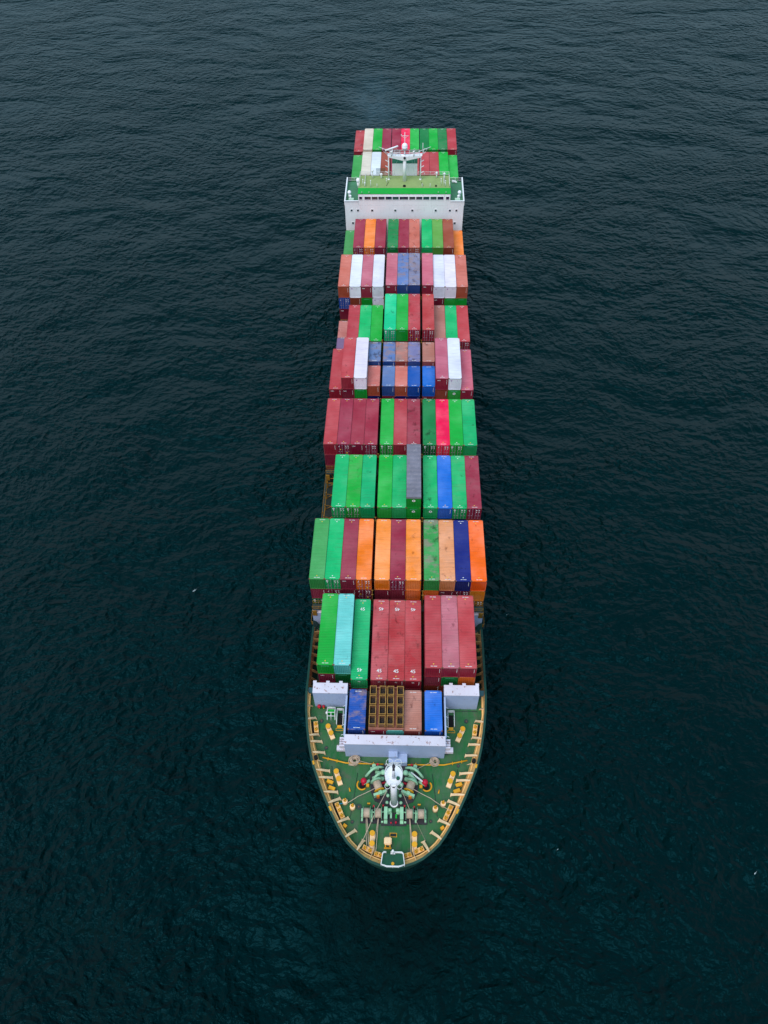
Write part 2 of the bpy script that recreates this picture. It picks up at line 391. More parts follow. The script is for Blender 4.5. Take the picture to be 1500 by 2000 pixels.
m = MB(); m.tube([(-1.3, 36.5, -5.0), (-.0, 36.5, -5.0), (.0, 36.5, D)], .035); m.tube([(-1.3, 36.5, -5.0), (-1.3, 36.5, D)], .035); m.tube([(.1, 36.5, -4.3), (1.6, 36.5, -4.3)], .035)
m.tube([(.1, 36.5, -4.3), (.1, 36.6, -5.2)], .03); m.tube([(1.6, 36.5, -4.3), (1.6, 36.6, -5.2)], .03)
sp(m, 'locker_railing', M_MARK)
for s_ in (-1, 1):
    a, b2 = sorted((s_*6.98, s_*12.0))
    wall_box(a, b2, 45.3, 46.85, D+.01, -1.3, 'side_breakwater')
    m = MB()
    for k in range(3): m.box(s_*(8+k*1.9)-.25, s_*(8+k*1.9)+.25, 46.88, 47.2, -1.9, -1.32)
    sp(m, 'cell_guide_head', M_GREYTOP)
    a, b2 = sorted((s_*6.95, s_*7.2)); m = MB(); m.box(a, b2, 39.25, 45.28, D+.01, -1.9); sp(m, 'hatch_coaming', M_GREY)
    m = MB()
    for k in range(4): m.beam((s_*7.2, 40.2+k*1.45, -3.6), (s_*7.75, 40.5+k*1.45, -4.8), .1, .12, .1, .1)
    sp(m, 'coaming_bracket', M_WHITE)
    # side pedestals aft of the well
    a, b2 = sorted((s_*11.9, s_*14.0)); wall_box(a, b2, 62.0, 63.1, -11.0, -7.1, 'hatch_side_pedestal')
# hatches
m = MB(); m.box(-6.9, 6.9, 39.4, 46.9, D+.01, -3.93); sp(m, 'hatch_cover', M_HATCH)
P_, G_ = 2.4851, .4316
def colx(c_, g=G_): return (c_-5)*P_+(-g if c_ < 4 else g if c_ > 6 else 0)
BAYY = {'A': 63.9, 'C': 78.6, 'D': 93.35, 'E': 108.0, 'F': 122.7, 'G': 137.4, 'H': 152.3, 'I': 185.3, 'J': 198.75}
def hatch(c0, c1, y0, y1, zt, zb=-11):
    m = MB(); m.box(colx(c0)-1.2, colx(c1)+1.2, y0+.05, y1-.05, zb+.01, zt); sp(m, 'hatch_cover', M_HATCH)
hatch(1, 3, 48.9, 61.1, -8.45, -9.5); hatch(4, 6, 47.8, 61.2, -7.4, -9.5); hatch(7, 9, 48.2, 60.4, -7.3, -9.5)
for k, y in BAYY.items():
    for c0, c1 in ((0, 3), (4, 6), (7, 10)): hatch(c0, c1, y, y+12.19, -8.85)
# lashing bridges between the bays
for k in ('A', 'C', 'D', 'E', 'F', 'G', 'H'):
    y = BAYY[k]-1.35; root = None
    m = MB(); m.box(-13.9, 13.9, y-.55, y+.55, -6.3, -6.2); root = sp(m, 'lashing_bridge', M_MAIN)
    m = MB()
    for c_ in (0, 1, 2, 3, 4, 7, 8, 9, 10):
        for e_ in (-1, 1):
            xx = colx(c_)+e_*1.24
            if abs(xx) > 14: xx = math.copysign(13.85, xx)
            m = MB(); m.box(xx-.09, xx+.09, y-.12, y+.12, -10.99, -6.31); m.build('bridge_post', M_LYEL, root)
    for xx in (-13.6, 13.6):
        m = MB(); m.tube([(xx, y-.4, -10.9), (xx-math.copysign(2.2, xx), y-.4, -6.4)], .07); m.tube([(xx, y+.4, -6.4), (xx-math.copysign(2.2, xx), y+.4, -10.9)], .07)
        for z in (-7.6, -8.9): m.tube([(xx, y-.45, z), (xx-math.copysign(2.4, xx), y-.45, z)], .08)
        m.box(xx-.35, xx+.35, y-.7, y-.5, -7.9, -6.5); m.build('bridge_brace', M_LYEL, root)
    for e_ in (-1, 1):
        for yy in (y-.52, y+.52):
            m = MB()
            for z in (-5.2, -5.75): m.tube([(e_*13.85, yy, z), (e_*11.8, yy, z)], .045)
            for xx in (13.85, 12.8, 11.8): m.tube([(e_*xx, yy, -6.2), (e_*xx, yy, -5.15)], .045)
            m.build('bridge_railing', M_LYEL, root)
    for xx in (-4.0, 4.0):
        m = MB()
        for yy in (y-.4, y+.4): m.box(xx-.15, xx+.15, yy-.06, yy+.06, -1.6 if k not in 'FGH' else 1.0, -1.5 if k not in 'FGH' else 1.1); 
        m.box(xx-.03, xx+.03, y-.45, y+.45, -6.2, -1.601 if k not in 'FGH' else .999); m.build('cone_rack', M_LYEL, root)
m = MB()
for k in range(5):
    y = 79.5+k*2.7; m.box(-13.75, -13.55, y-.1, y+.1, -8.84, -7.2+.2*(k % 2)); m.box(-12.3, -12.15, y-.1, y+.1, -8.84, -7.4); m.tube([(-13.65, y, -7.5), (-12.2, y+.7, -8.6)], .07); m.tube([(-13.65, y, -8.6), (-12.2, y, -7.5)], .06)
m.tube([(-13.65, 79.5, -7.4), (-13.65, 90.3, -7.4)], .07)
sp(m, 'lashing_stand', M_LYEL)
# light coloured fittings down the outboard passage
m = MB()
for s_ in (-1, 1):
    for k in range(26):
        y = 62+k*3.9
        if y > 164: break
        m.box(s_*14.3-.12, s_*14.3+.12, y-.04, y+.04, -11, -10.1)
    m.tube([(s_*14.45, 62, -10.1), (s_*14.45, 165, -10.1)], .035, 5)
sp(m, 'deck_side_railing', M_LYEL)

# deck gear ------------------------------------------------------------------
def bollard(x, y, x2, y2):
    """pair of posts, first one at x,y"""
    rz = math.atan2(y2-y, x2-x)
    m = MB(); d = Vector((x2-x, y2-y, 0)); u = d.normalized(); n_ = Vector((-u.y, u.x, 0))*.33
    a = Vector((x, y, 0))-u*.25; b2 = Vector((x2, y2, 0))+u*.75
    m.prism([(p.x, p.y) for p in (a-n_, b2-n_, b2+n_, a+n_)], D+.01, D+.32)
    root = sp(m, 'bollard', M_CREAM2)
    for px, py in ((x, y), (x2, y2)):
        m = MB(); m.cyl((px, py, D+.30), (px, py, D+.80), .25, .25, 14); m.mat(1).cyl((px, py, D+.80), (px, py, D+.92), .36, .36, 16)
        m.build('bollard_post', [M_CREAM2, M_YEL], root)
for s_ in (-1, 1):
    bollard(s_*9.78, 41.95, s_*9.3, 40.95); bollard(s_*8.16, 35.43, s_*7.76, 34.42); bollard(s_*2.81, 27.32, s_*2.81, 26.04)
def fairlead(x0, y0, x1, y1, n):
    """multi-roller fairlead lying along p0-p1"""
    d = Vector((x1-x0, y1-y0, 0)); u = d.normalized(); nn = Vector((-u.y, u.x, 0))
    if nn.dot(Vector((0-x0, 32-y0, 0))) < 0: nn = -nn
    a, b2 = Vector((x0, y0, 0)), Vector((x1, y1, 0))
    m = MB(); m.prism([(p.x, p.y) for p in (a, b2, b2+nn*.62, a+nn*.62)], D+.01, D+.55)
    root = sp(m, 'roller_fairlead', M_CREAM)
    for i in range(n):
        p = a+d*((i+.5)/n)+nn*.31
        m = MB(); m.cyl((p.x, p.y, D+.54), (p.x, p.y, D+.85), .24, .20, 12); m.mat(1)
        for t in range(3):
            an = t*2.1+i; m.box(p.x+.12*math.cos(an)-.05, p.x+.12*math.cos(an)+.05, p.y+.12*math.sin(an)-.05, p.y+.12*math.sin(an)+.05, D+.84, D+.88, an)
        m.build('roller', [M_YEL, M_BLACK], root)
    m = MB(); o = -nn*.1; m.prism([(p.x, p.y) for p in (a+o, b2+o, b2+o*2.6, a+o*2.6)], D+.3, D+.62); m.build('chock_slot', M_BLACK, root)
for s_ in (-1, 1):
    fairlead(s_*12.0, 42.7, s_*11.75, 41.1, 2); fairlead(s_*8.15, 31.1, s_*7.15, 29.1, 3)
    fairlead(s_*4.15, 25.4, s_*2.85, 24.8, 2); fairlead(s_*2.55, 24.6, s_*1.45, 24.3, 2)
    m = MB(); m.box(s_*8.95-.45, s_*8.95+.45, 33.8, 34.25, D+.01, D+.7, s_*.35); m.box(s_*8.65-.45, s_*8.65+.45, 32.9, 33.4, D+.01, D+.7, s_*.35); m.mat(1).cyl((s_*8.7, 33.62, D+.01), (s_*8.7, 33.62, D+.5), .35)
    sp(m, 'panama_chock', [M_YEL, M_HULL])
    m = MB(); m.box(s_*6.55-.25, s_*6.55+.25, 28.1, 28.5, D+.01, D+.5, s_*.6); sp(m, 'deck_socket', M_YEL)
    for (px, py) in ((6.71, 31.4), (5.64, 30.72)):
        m = MB(); m.cyl((s_*px, py, D+.01), (s_*px, py, D+.75), .42, .30, 16); m.cyl((s_*px, py, D+.75), (s_*px, py, D+.85), .36, .36, 16)
        root = sp(m, 'pedestal_roller', M_CREAM2)
        m = MB(); m.cyl((s_*px, py+.1, D+.85), (s_*px, py+.1, D+1.15), .24, .2, 12); m.mat(1)
        for t in range(3): m.box(s_*px+.13*math.cos(t*2.1)-.06, s_*px+.13*math.cos(t*2.1)+.06, py+.1+.13*math.sin(t*2.1)-.05, py+.1+.13*math.sin(t*2.1)+.05, D+1.14, D+1.18, t*2.1)
        m.build('roller', [M_YEL, M_BLACK], root)
    m = MB(); m.tube([(s_*6.25, 33.4, D+.12), (s_*6.12, 32.9, D+.12)], .1); sp(m, 'deck_socket', M_YEL)
    # fire main pipe
    m = MB(); m.tube([(s_*10.28, 37.55, D+.25), (s_*6.95, 36.83, D+.25), (s_*1.6, 36.75, D+.25)], .10, 8)
    for t in (9.5, 8.2, 5.5, 3.0): m.box(s_*t-.05, s_*t+.05, 36.55+(t-6.95)*.216*(t > 6.95)+.1, 36.95+(t-6.95)*.216*(t > 6.95)+.1, D+.01, D+.2)
    sp(m, 'fire_main_pipe', M_YEL)
    # stairwell with hand rails
    x = s_*8.15; m = MB(); m.box(x-.36, x+.36, 42.5, 44.3, D+.005, D+.03)
    root = sp(m, 'stairwell', M_BLACK)
    m = MB()
    for e_ in (-.47, .47): m.tube([(x+e_, 42.45, D), (x+e_, 42.45, D+.6), (x+e_, 44.6, D+1.0), (x+e_, 44.6, D)], .05)
    for z in (1.0, .72, .44): m.tube([(x-.47, 44.6, D+z), (x+.47, 44.6, D+z)], .045)
    for e_ in (-.47, .47): m.tube([(x+e_, 42.45, D+.3), (x+e_, 44.6, D+.55)], .04)
    m.build('hand_rail', M_MARK, root)
    m = MB(); m.box(x-.35, x+.3, 42.02, 42.38, D+.01, D+.2)
    for bx in ((x-.55, x-.49, 41.6, 42.0), (x+.49, x+.55, 41.6, 42.0), (x-.49, x+.49, 41.6, 41.66), (x-.49, x+.49, 41.94, 42.0)): m.box(*bx, D+.01, D+.06)
    sp(m, 'floor_marking_frame', M_YEL)
    # mast light and anchor gear on the bulwark
    m = MB(); m.cyl((s_*11.05, 36.9, T-.2), (s_*11.05, 36.9, T+.45), .28, .28, 10); sp(m, 'bulwark_ventilator', M_BLACK)
    m = MB(); m.beam((s_*10.9, 36.85, -5.0), (s_*10.2, 37.0, D+.1), .2, .05, .1, .05); sp(m, 'bulwark_stanchion', M_CREAM2)
    m = MB(); m.box(s_*11.35-.12, s_*11.35+.12, 35.95, 36.5, T-.1, T+.06, s_*-.3); m.box(s_*8.55-.12, s_*8.55+.12, 29.75, 30.4, T-.1, T+.06, s_*-.5); sp(m, 'chock_cover', M_YEL)
m = MB()
for z in (.5, .9, 1.2): m.tube([(-10.05, 44.7, D+z), (-8.9, 44.7, D+z)], .05)
m.tube([(-10.05, 44.7, D+1.2), (-10.05, 44.0, D+1.2), (-10.05, 43.2, D+.2), (-10.05, 43.2, D)], .05); m.tube([(-8.9, 44.7, D+1.2), (-8.9, 44.0, D+1.2), (-8.9, 43.2, D+.2), (-8.9, 43.2, D)], .05)
m.tube([(-10.05, 44.0, D+1.0), (-8.9, 44.0, D+1.0)], .05); m.tube([(-9.5, 44.0, D+1.0), (-9.5, 43.2, D)], .05); m.tube([(-10.05, 43.6, D+.6), (-8.9, 43.6, D+.6)], .05)
root = sp(m, 'hatchway_railing', M_MARK)
m = MB(); m.box(-9.95, -8.95, 44.05, 44.6, D+.01, D+.7); m.build('hatch_lid', M_BAND, root)
m = MB(); m.cyl((-10.25, 44.2, D), (-10.15, 44.05, D+.8), .15); m.build('vent_pipe', M_MARK, root)
for x in (-11.35, -10.7):
    m = MB(); m.cyl((x, 45.1, D), (x, 45.1, D+.5), .13); m.ball((x, 45.05, D+.62), .3 if x < -11 else .22)
    m.mat(1).ball((x+.02, 44.9, D+.35), .1); sp(m, 'fire_hydrant', [M_RED, M_YEL])
# winches
def winch(s_):
    m = MB(); a, b2 = sorted((s_*1.1, s_*4.55)); m.box(a, b2, 28.75 if True else 0, 30.75, D+.01, D+.16)
    m.box(*sorted((s_*.02, s_*1.7)), 28.5, 30.2, D+.012, D+.14)
    root = sp(m, 'mooring_winch', M_DARK)
    for xc, wd, y0, y1, zt in ((4.28, .24, 28.95, 30.6, 1.0), (2.98, .24, 28.9, 30.5, 1.05), (1.08, .46, 28.7, 30.9, 1.35)):
        m = MB(); x = s_*xc; m.prism([(x-wd/2, y0), (x+wd/2, y0), (x+wd/2, y1), (x-wd/2, y1)], D+.17, D+.5)
        m.box(x-wd/2, x+wd/2, y0+.35, y1-.3, D+.5, D+zt)
        m.build('bearing_frame', M_MINT, root)
    for xc in (3.66, 2.12):
        x = s_*xc; m = MB(); m.cyl((x-.42, 29.88, D+1.0), (x+.42, 29.88, D+1.0), .60, .60, 20)
        for k in range(7): m.cyl((x-.42+k*.12, 29.88, D+1.0), (x-.36+k*.12, 29.88, D+1.0), .635, .635, 20)
        dr = m.build('rope_drum', M_ROPE, root)
        m = MB()
        for e_ in (-.50, .46): m.cyl((x+e_, 29.88, D+1.0), (x+e_+.05, 29.88, D+1.0), .82, .82, 22)
        m.build('drum_flange', M_MINT, dr)
    m = MB(); m.cyl((s_*.62, 30.1, D+.9), (s_*4.4, 29.88, D+1.0), .09); m.cyl((s_*.3, 30.35, D+.8), (s_*.85, 30.35, D+.8), .26); m.box(*sorted((s_*.35, s_*.8)), 29.9, 30.3, D+.2, D+.7)
    m.box(s_*1.55-.14, s_*1.55+.14, 28.8, 29.0, D+.17, D+.5)
    m.build('drive_motor', M_MINT, root)
    for bx, by in ((2.75, 30.85), (1.45, 30.95)): m = MB(); m.cyl((s_*bx, by, D+.1), (s_*bx, by, D+.8), .12); m.build('brake_lever', M_RED, root)
    m = MB(); m.box(s_*3.45-.2, s_*3.45+.2, 31.2, 31.35, D+.02, D+.45); m.build('step', M_YEL, root)
winch(-1); winch(1)
def windlass(s_):
    m = MB(); m.prism([(s_*x, y) for x, y in ((.55, 30.9), (2.65, 31.7), (3.3, 33.1), (3.45, 36.75), (.9, 36.75))], D+.01, D+.12)
    root = sp(m, 'anchor_windlass', M_DARK)
    a = Vector((s_*2.45, 34.05, D+1.05)); b2 = Vector((s_*2.05, 32.95, D+1.05)); u = (b2-a).normalized(); n_ = Vector((-u.y, u.x, 0))
    m = MB(); m.cyl(a, b2, .52, .52, 20)
    for k in range(7): m.cyl(a+u*(.05+k*.155), a+u*(.12+k*.155), .56, .56, 20)
    dr = m.build('rope_drum', M_ROPE, root)
    m = MB(); m.cyl(a-u*.12, a-u*.02, .85, .85, 22); m.cyl(a-u*.32, a-u*.14, .70, .78, 22); m.build('drum_flange', M_MINT, dr)
    m = MB(); m.cyl(b2+u*.02, b2+u*.1, .72, .72, 22); m.build('drum_flange', M_YEL, dr)
    m = MB(); c_ = b2+u*.45; m.beam(c_-n_*.95+Vector((0, 0, .15)), c_+n_*.95+Vector((0, 0, .15)), .34, .34, 1.0, 1.0); m.beam(c_-n_*.2+Vector((0, 0, .3)), c_+n_*.25+Vector((0, 0, .3)), .5, .5, .3, .3); m.build('bearing_frame', M_MINT, root)
    m = MB(); m.box(c_.x+s_*.3-.2, c_.x+s_*.3+.2, c_.y-.5, c_.y-.2, D+.15, D+1.1); m.build('brake_band', M_ORNG, root)
    def arc(p, q, r, lift):
        pts = []
        for k in range(7):
            t = k/6; x, y = p[0]+(q[0]-p[0])*t, p[1]+(q[1]-p[1])*t
            pts.append((s_*x, y+.28*math.sin(PI*t), D+.5+lift*math.sin(PI*t)))
        return pts
    m = MB(); m.tube(arc((3.15, 34.0), (1.35, 35.4), .2, .9), .2, 8); m.tube(arc((4.0, 34.9), (1.6, 36.2), .2, .8), .19, 8); m.build('chain_cover', M_MINT, root)
    m = MB(); m.cyl((s_*1.9, 35.0, D+.2), (s_*3.0, 34.6, D+.7), .22); m.cyl((s_*2.6, 35.6, D+.3), (s_*1.7, 35.3, D+.8), .25); m.box(s_*2.5-.5, s_*2.5+.5, 34.75, 35.0, D+.12, D+.8, s_*-.4)
    m.cyl((s_*1.5, 34.7, D+.5), (s_*2.2, 34.45, D+.7), .3); m.cyl((s_*2.9, 36.3, D+.2), (s_*2.9, 36.3, D+.9), .28); m.box(*sorted((s_*2.2, s_*3.4)), 35.9, 36.15, D+.12, D+.7)
    m.build('gear_case', M_MINT, root)
    m = MB(); m.cyl((s_*3.4, 34.4, D+.4), (s_*4.3, 33.95, D+.4), .22); m.build('chain_stopper', M_MINT, root)
    m = MB(); m.ball((s_*4.25, 34.2, D+.75), .45, 12); m.cyl((s_*4.35, 33.9, D+.1), (s_*4.3, 34.0, D+.6), .22); m.build('brake_wheel', M_RED, root); m = MB(); m.cyl((s_*1.2, 34.2, D+.3), (s_*1.9, 34.0, D+.3), .15); m.build('brake_lever', M_RED, root); m = MB(); m.cyl((s_*2.4, 36.55, D+.1), (s_*2.4, 36.55, D+.8), .16); m.build('brake_lever', M_RED, root)
    m = MB(); ring = [(s_*4.5+.68*math.cos(t), 33.85+.68*math.sin(t), D+.15) for t in [PI*(.95+k/10*1.25) if s_ < 0 else PI*(-.2+k/10*1.25)-PI for k in range(11)]]
    ring = [(s_*4.5+s_*.68*math.cos(t), 33.85+.68*math.sin(t), D+.18) for t in [-2.4+k*.36 for k in range(10)]]
    m.tube(ring, .11, 8); m.box(*sorted((s_*3.5, s_*3.9)), 33.55, 33.95, D+.02, D+.4); m.build('hawse_guard', M_YEL, root)
    m = MB(); m.cyl((s_*4.45, 33.8, D+.01), (s_*4.45, 33.8, D+.05), .45, .45, 16); m.build('hawse_hole', M_BLACK, root)
    if s_ > 0:
        m = MB(); m.tube([(2.3, 35.35, D+1.2), (3.0, 34.9, D+1.0), (4.1, 34.1, D+.9)], .12); m.build('anchor_chain', M_MARK, root)
    m = MB(); m.cyl((s_*.85, 32.3, D+.12), (s_*.85, 32.3, D+.6), .14); m.ball((s_*.85, 32.3, D+.7), .25); m.ball((s_*.95, 31.4, D+.6), .24); m.ball((s_*1.0, 33.7, D+1.0), .32); m.ball((s_*1.55, 35.2, D+1.5), .38); m.build('control_stand', M_MINT, root)
windlass(-1); windlass(1)
m = MB(); m.box(-.5, -.25, 29.4, 30.1, D+.15, D+.6); root = sp(m, 'control_box', M_MINT); m = MB(); m.box(.22, .45, 29.4, 29.9, D+.15, D+.5); sp(m, 'control_box', M_BAND)
m = MB(); m.cyl((-.35, 28.8, D+.14), (-.35, 28.8, D+.5), .1); m.cyl((.3, 28.8, D+.14), (.3, 28.85, D+.6), .12); sp(m, 'deck_valve', M_RED)
# foremast
m = MB(); m.cyl((0, 31.47, D), (0, 31.47, D+.3), .62, .56, 20); m.cyl((0, 31.47, D+.3), (0, 31.47, 4.3), .46, .40, 20); m.cyl((0, 31.47, 4.5), (0, 31.47, 8.4), .24, .14, 12)
fm = sp(m, 'foremast', M_WHITE)
el = lambda r, rx, y0, z, n=28: [(r*math.cos(2*PI*k/n), y0+r*rx*math.sin(2*PI*k/n)) for k in range(n)]
m = MB(); m.prism(el(1.12, 1.2, 31.75, 0), 4.1, 4.32); m.build('mast_platform', M_WHITE, fm)
m = MB()
for z in (4.85, 5.35):
    pts = [(1.12*math.cos(t), 31.75+1.34*math.sin(t), z) for t in [2*PI*k/28 for k in range(29)]]
    m.tube(pts, .035, 5)
for k in range(10):
    t = 2*PI*k/10; m.tube([(1.12*math.cos(t), 31.75+1.34*math.sin(t), 4.3), (1.12*math.cos(t), 31.75+1.34*math.sin(t), 5.4)], .035, 5)
for e_ in (-1, 1):
    m.tube([(e_*.55+.42*math.cos(t), 33.0+.42*math.sin(t), 5.6) for t in [2*PI*k/16 for k in range(17)]], .03, 5)
    m.tube([(e_*.75+.34*math.cos(t), 30.4+.34*math.sin(t), 4.4) for t in [2*PI*k/16 for k in range(17)]], .03, 5)
m.build('platform_railing', M_MARK, fm)
m = MB(); m.ball((.02, 31.4, 8.6), .22); m.cyl((0, 31.5, 8.4), (0, 31.5, 9.2), .06); m.box(-.14, .14, 31.2, 31.4, 7.6, 8.2); m.box(-.16, .16, 30.75, 31.05, 2.6, 3.2); m.build('mast_light', M_DARK, fm)
m = MB(); m.cyl((.55, 31.4, 4.33), (.55, 31.4, 4.5), .24, .24, 16); m.build('green_hatch', M_FUNT, fm)
m = MB()
for k in range(26): m.tube([(-.42, 31.9, -5.8+k*.38), (-.1, 31.95, -5.8+k*.38)], .025, 4)
m.tube([(-.42, 31.95, -6), (-.42, 31.95, 4.1)], .03, 4); m.tube([(-.1, 31.95, -6), (-.1, 31.95, 4.1)], .03, 4); m.build('ladder', M_MARK, fm)
# bow gear
for x, y, sx, sy in ((-7.6, 38.9, .5, .35), (7.4, 38.7, .45, .4), (-4.8, 30.9, .5, .5), (5.0, 29.2, .3, .3), (-9.9, 39.0, .35, .3), (9.0, 36.8, .3, .3), (-5.6, 28.9, .3, .25), (10.4, 43.4, .4, .4), (-10.9, 43.0, .4, .3)):
    m = MB(); m.cyl((x, y, D), (x, y, D+.09), sx*.8, sx*.8, 14); m.mat(1).cyl((x, y, D+.09), (x, y, D+.15), sx*.25, sx*.2, 8); sp(m, 'deck_manhole', [M_MAIN, M_RUSTC])
for x0, y0, x1, y1 in ((-11.6, 45.0, -7.3, 45.0), (7.4, 44.95, 12.1, 44.95), (-8.9, 36.4, -8.3, 31.2), (8.9, 36.3, 8.0, 30.9), (-5.2, 35.5, -5.9, 29.6), (5.3, 35.6, 5.9, 29.8), (-10.6, 41.8, -7.6, 41.2)):
    m = MB(); m.tube([(x0, y0, D+.05), ((x0+x1)/2+.05, (y0+y1)/2, D+.05), (x1, y1, D+.05)], .04, 5); sp(m, 'deck_pipe', M_MAIN)
m = MB(); m.box(-1.22, -.22, 25.95, 26.9, D+.15, D+.85); bmesh.ops.bevel(m.bm, geom=m.bm.edges[:], offset=.12, segments=2, affect='EDGES')
t_ = sp(m, 'deck_tank', M_CREAM2); m = MB(); m.box(-1.2, -.25, 25.55, 25.7, D+.01, D+.3); m.box(-1.1, -.95, 25.7, 25.98, D+.1, D+.6); m.box(-.5, -.35, 25.7, 25.98, D+.1, D+.6); m.box(-1.1, -.95, 26.2, 26.6, D+.005, D+.2); m.box(-.5, -.35, 26.2, 26.6, D+.005, D+.2); m.build('tank_step', M_YEL, t_)
m = MB()
for bx in ((-.49, .46, 27.08, 27.14), (-.49, .46, 27.55, 27.61), (-.49, -.43, 27.14, 27.55), (.4, .46, 27.14, 27.55)): m.box(*bx, D+.01, D+.07)
m.mat(1).box(-.42, .39, 27.15, 27.54, D+.012, D+.03)
sp(m, 'floor_marking_frame', [M_YEL, M_HATCH])
m = MB(); m.prism([(-1.55, 23.05), (-.7, 22.86), (.7, 22.86), (1.55, 23.05), (1.35, 24.6), (-1.35, 24.6)], T-.12, T-.02)
bp_ = sp(m, 'bow_platform', M_FUNT)
m = MB()
base = [(-1.5, 23.12), (-.75, 22.9), (.75, 22.9), (1.5, 23.12), (1.32, 24.45), (1.15, 24.6)]
for z in (.5, .95): m.tube([(-.9, 24.6, T+z), (-1.15, 24.6, T+z), (-1.32, 24.45, T+z), (-1.5, 23.12, T+z), (-.75, 22.9, T+z), (.75, 22.9, T+z), (1.5, 23.12, T+z), (1.32, 24.45, T+z), (1.15, 24.6, T+z), (-.25, 24.6, T+z)], .055, 6)
for x, y in [(-.9, 24.6)]+[(-p[0], p[1]) for p in base[3:]]+base+[(0, 22.88), (-.25, 24.6), (.5, 24.6)]: m.tube([(x, y, T-.1), (x, y, T+.95)], .045, 5)
m.build('platform_railing', M_MARK, bp_)
m = MB(); m.cyl((0, 24.45, T-.02), (0, 24.45, T+1.9), .08); m.ball((0, 24.45, T+2.0), .18); m.box(-.3, .3, 24.4, 24.5, T+.5, T+.6); m.build('jack_staff', M_MARK, bp_)
m = MB(); m.cyl((0, 23.35, T-.02), (0, 23.35, T+.25), .2); m.build('bow_lamp', M_YEL, bp_)
# ------------------------------------------------------------------ superstructure
m = MB(); m.box(-14.15, 14.15, 166.5, 177.6, -10.99, 5.25); acc = sp(m, 'accommodation_block', M_WHITE)
kx = lambda u: (u-751)/41.2
for z, us in ((4.0, (232, 295, 436, 664, 832, 1062, 1202, 1266)), (.72, (240, 1256)), (.72, (436, 664, 832, 1062))):
    for u_ in us:
        m = MB(); x = kx(u_); m.box(x-.24, x+.24, 166.46, 166.52, z-.26, z+.26); f = m.build('window', M_GLASS, acc)
        m = MB()
        for bx in ((x-.31, x-.24, z-.33, z+.33), (x+.24, x+.31, z-.33, z+.33), (x-.24, x+.24, z-.33, z-.26), (x-.24, x+.24, z+.26, z+.33)): m.box(bx[0], bx[1], 166.44, 166.53, bx[2], bx[3])
        m.build('window_frame', M_WHITE, f)
for s_ in (-1, 1):
    m = MB(); m.box(*sorted((s_*14.0, s_*10.9)), 166.5, 166.68, 5.25, 6.4); m.box(*sorted((s_*14.25, s_*14.0)), 166.5, 177.6, 5.25, 6.42); m.box(*sorted((s_*14.15, s_*10.9)), 166.3, 166.6, 6.4, 6.47)
    sp(m, 'wing_bulwark', M_WHITE)
    m = MB(); m.box(*sorted((s_*14.0, s_*10.9)), 166.68, 177.55, 5.25, 5.29); sp(m, 'wing_deck', M_WING)
m = MB(); m.box(-10.88, 10.88, 166.52, 174.7, 5.3, 8.1); wh = sp(m, 'wheelhouse', M_WHITE)
for a, b2 in ((312, 340), (365, 425), (435, 492), (500, 560), (570, 630), (638, 697), (707, 790), (800, 858), (868, 927), (937, 995), (1007, 1065), (1075, 1132), (1157, 1188)):
    m = MB(); m.box(kx(a), kx(b2), 166.47, 166.6, 6.72, 7.5); f = m.build('bridge_window', M_GLASS, wh)
    m = MB(); xa, xb = kx(a), kx(b2)
    m.box(xa-.06, xa, 166.42, 166.58, 6.66, 7.56); m.box(xb, xb+.06, 166.42, 166.58, 6.66, 7.56); m.box(xa, xb, 166.42, 166.58, 6.66, 6.72); m.box(xa, xb, 166.42, 166.58, 7.5, 7.56)
    m.build('window_frame', M_WHITE, f)
m = MB(); m.box(-10.95, 10.95, 166.45, 169.1, 8.1, 8.2); m.build('visor_roof', M_BAND, wh)
m = MB(); m.box(-10.95, 10.95, 169.1, 174.9, 8.1, 8.2); m.build('monkey_deck', M_ROOFG, wh)
m = MB()
def rail(pts, z0, hh=1.05, step=1.6, rr=.035):
    for z in (.35, .7, hh): m.tube([(x, y, z0+z) for x, y in pts], rr, 5)
    for (xa, ya), (xb, yb) in zip(pts, pts[1:]):
        n_ = max(1, round(math.hypot(xb-xa, yb-ya)/step))
        for k in range(n_+1): t = k/n_; m.tube([(xa+(xb-xa)*t, ya+(yb-ya)*t, z0), (xa+(xb-xa)*t, ya+(yb-ya)*t, z0+hh)], rr, 5)
rail([(-10.7, 169.4), (-10.7, 174.8), (-3.2, 174.8)], 8.2); rail([(10.7, 169.4), (10.7, 174.8), (3.2, 174.8)], 8.2)
rail([(-9.4, 170), (-9.4, 174)], 8.2); rail([(9.4, 170), (9.4, 174)], 8.2)
rail([(-14.0, 177.5), (-10.9, 177.5)], 5.3); rail([(14.0, 177.5), (10.9, 177.5)], 5.3)
m.build('deck_railing', M_MARK, wh)
m = MB(); 
for k in range(7): m.box(-6.9, -4.6, 175.2+k*.02, 175.26+k*.02, 8.35+k*.22, 8.42+k*.22)
m.build('vent_grille', M_FUNT, wh)
fx = [(-9.9, 170.4, 1.3, .07), (-9.4, 169.7, .8, .1), (-8.0, 169.5, 1.5, .07), (-4.3, 171.6, .9, .07), (8.7, 170.2, 1.6, .07), (9.7, 169.6, 1.4, .07), (-5.6, 173.6, .8, .16), (7.7, 173.9, 1.0, .14), (-7.7, 173.6, 1.7, .13), (9.5, 172.6, 1.5, .14), (-6.5, 169.4, .7, .05), (4.2, 169.3, .8, .05), (6.1, 169.3, .8, .05), (-2.1, 175.2, 1.4, .05)]
for x, y, hh, r in fx:
    m = MB(); m.cyl((x, y, 8.19), (x, y, 8.2+hh), r, r, 8); m.ball((x, y, 8.2+hh+r), r*2.2, 10); m.build('signal_lamp', M_MARK, wh)
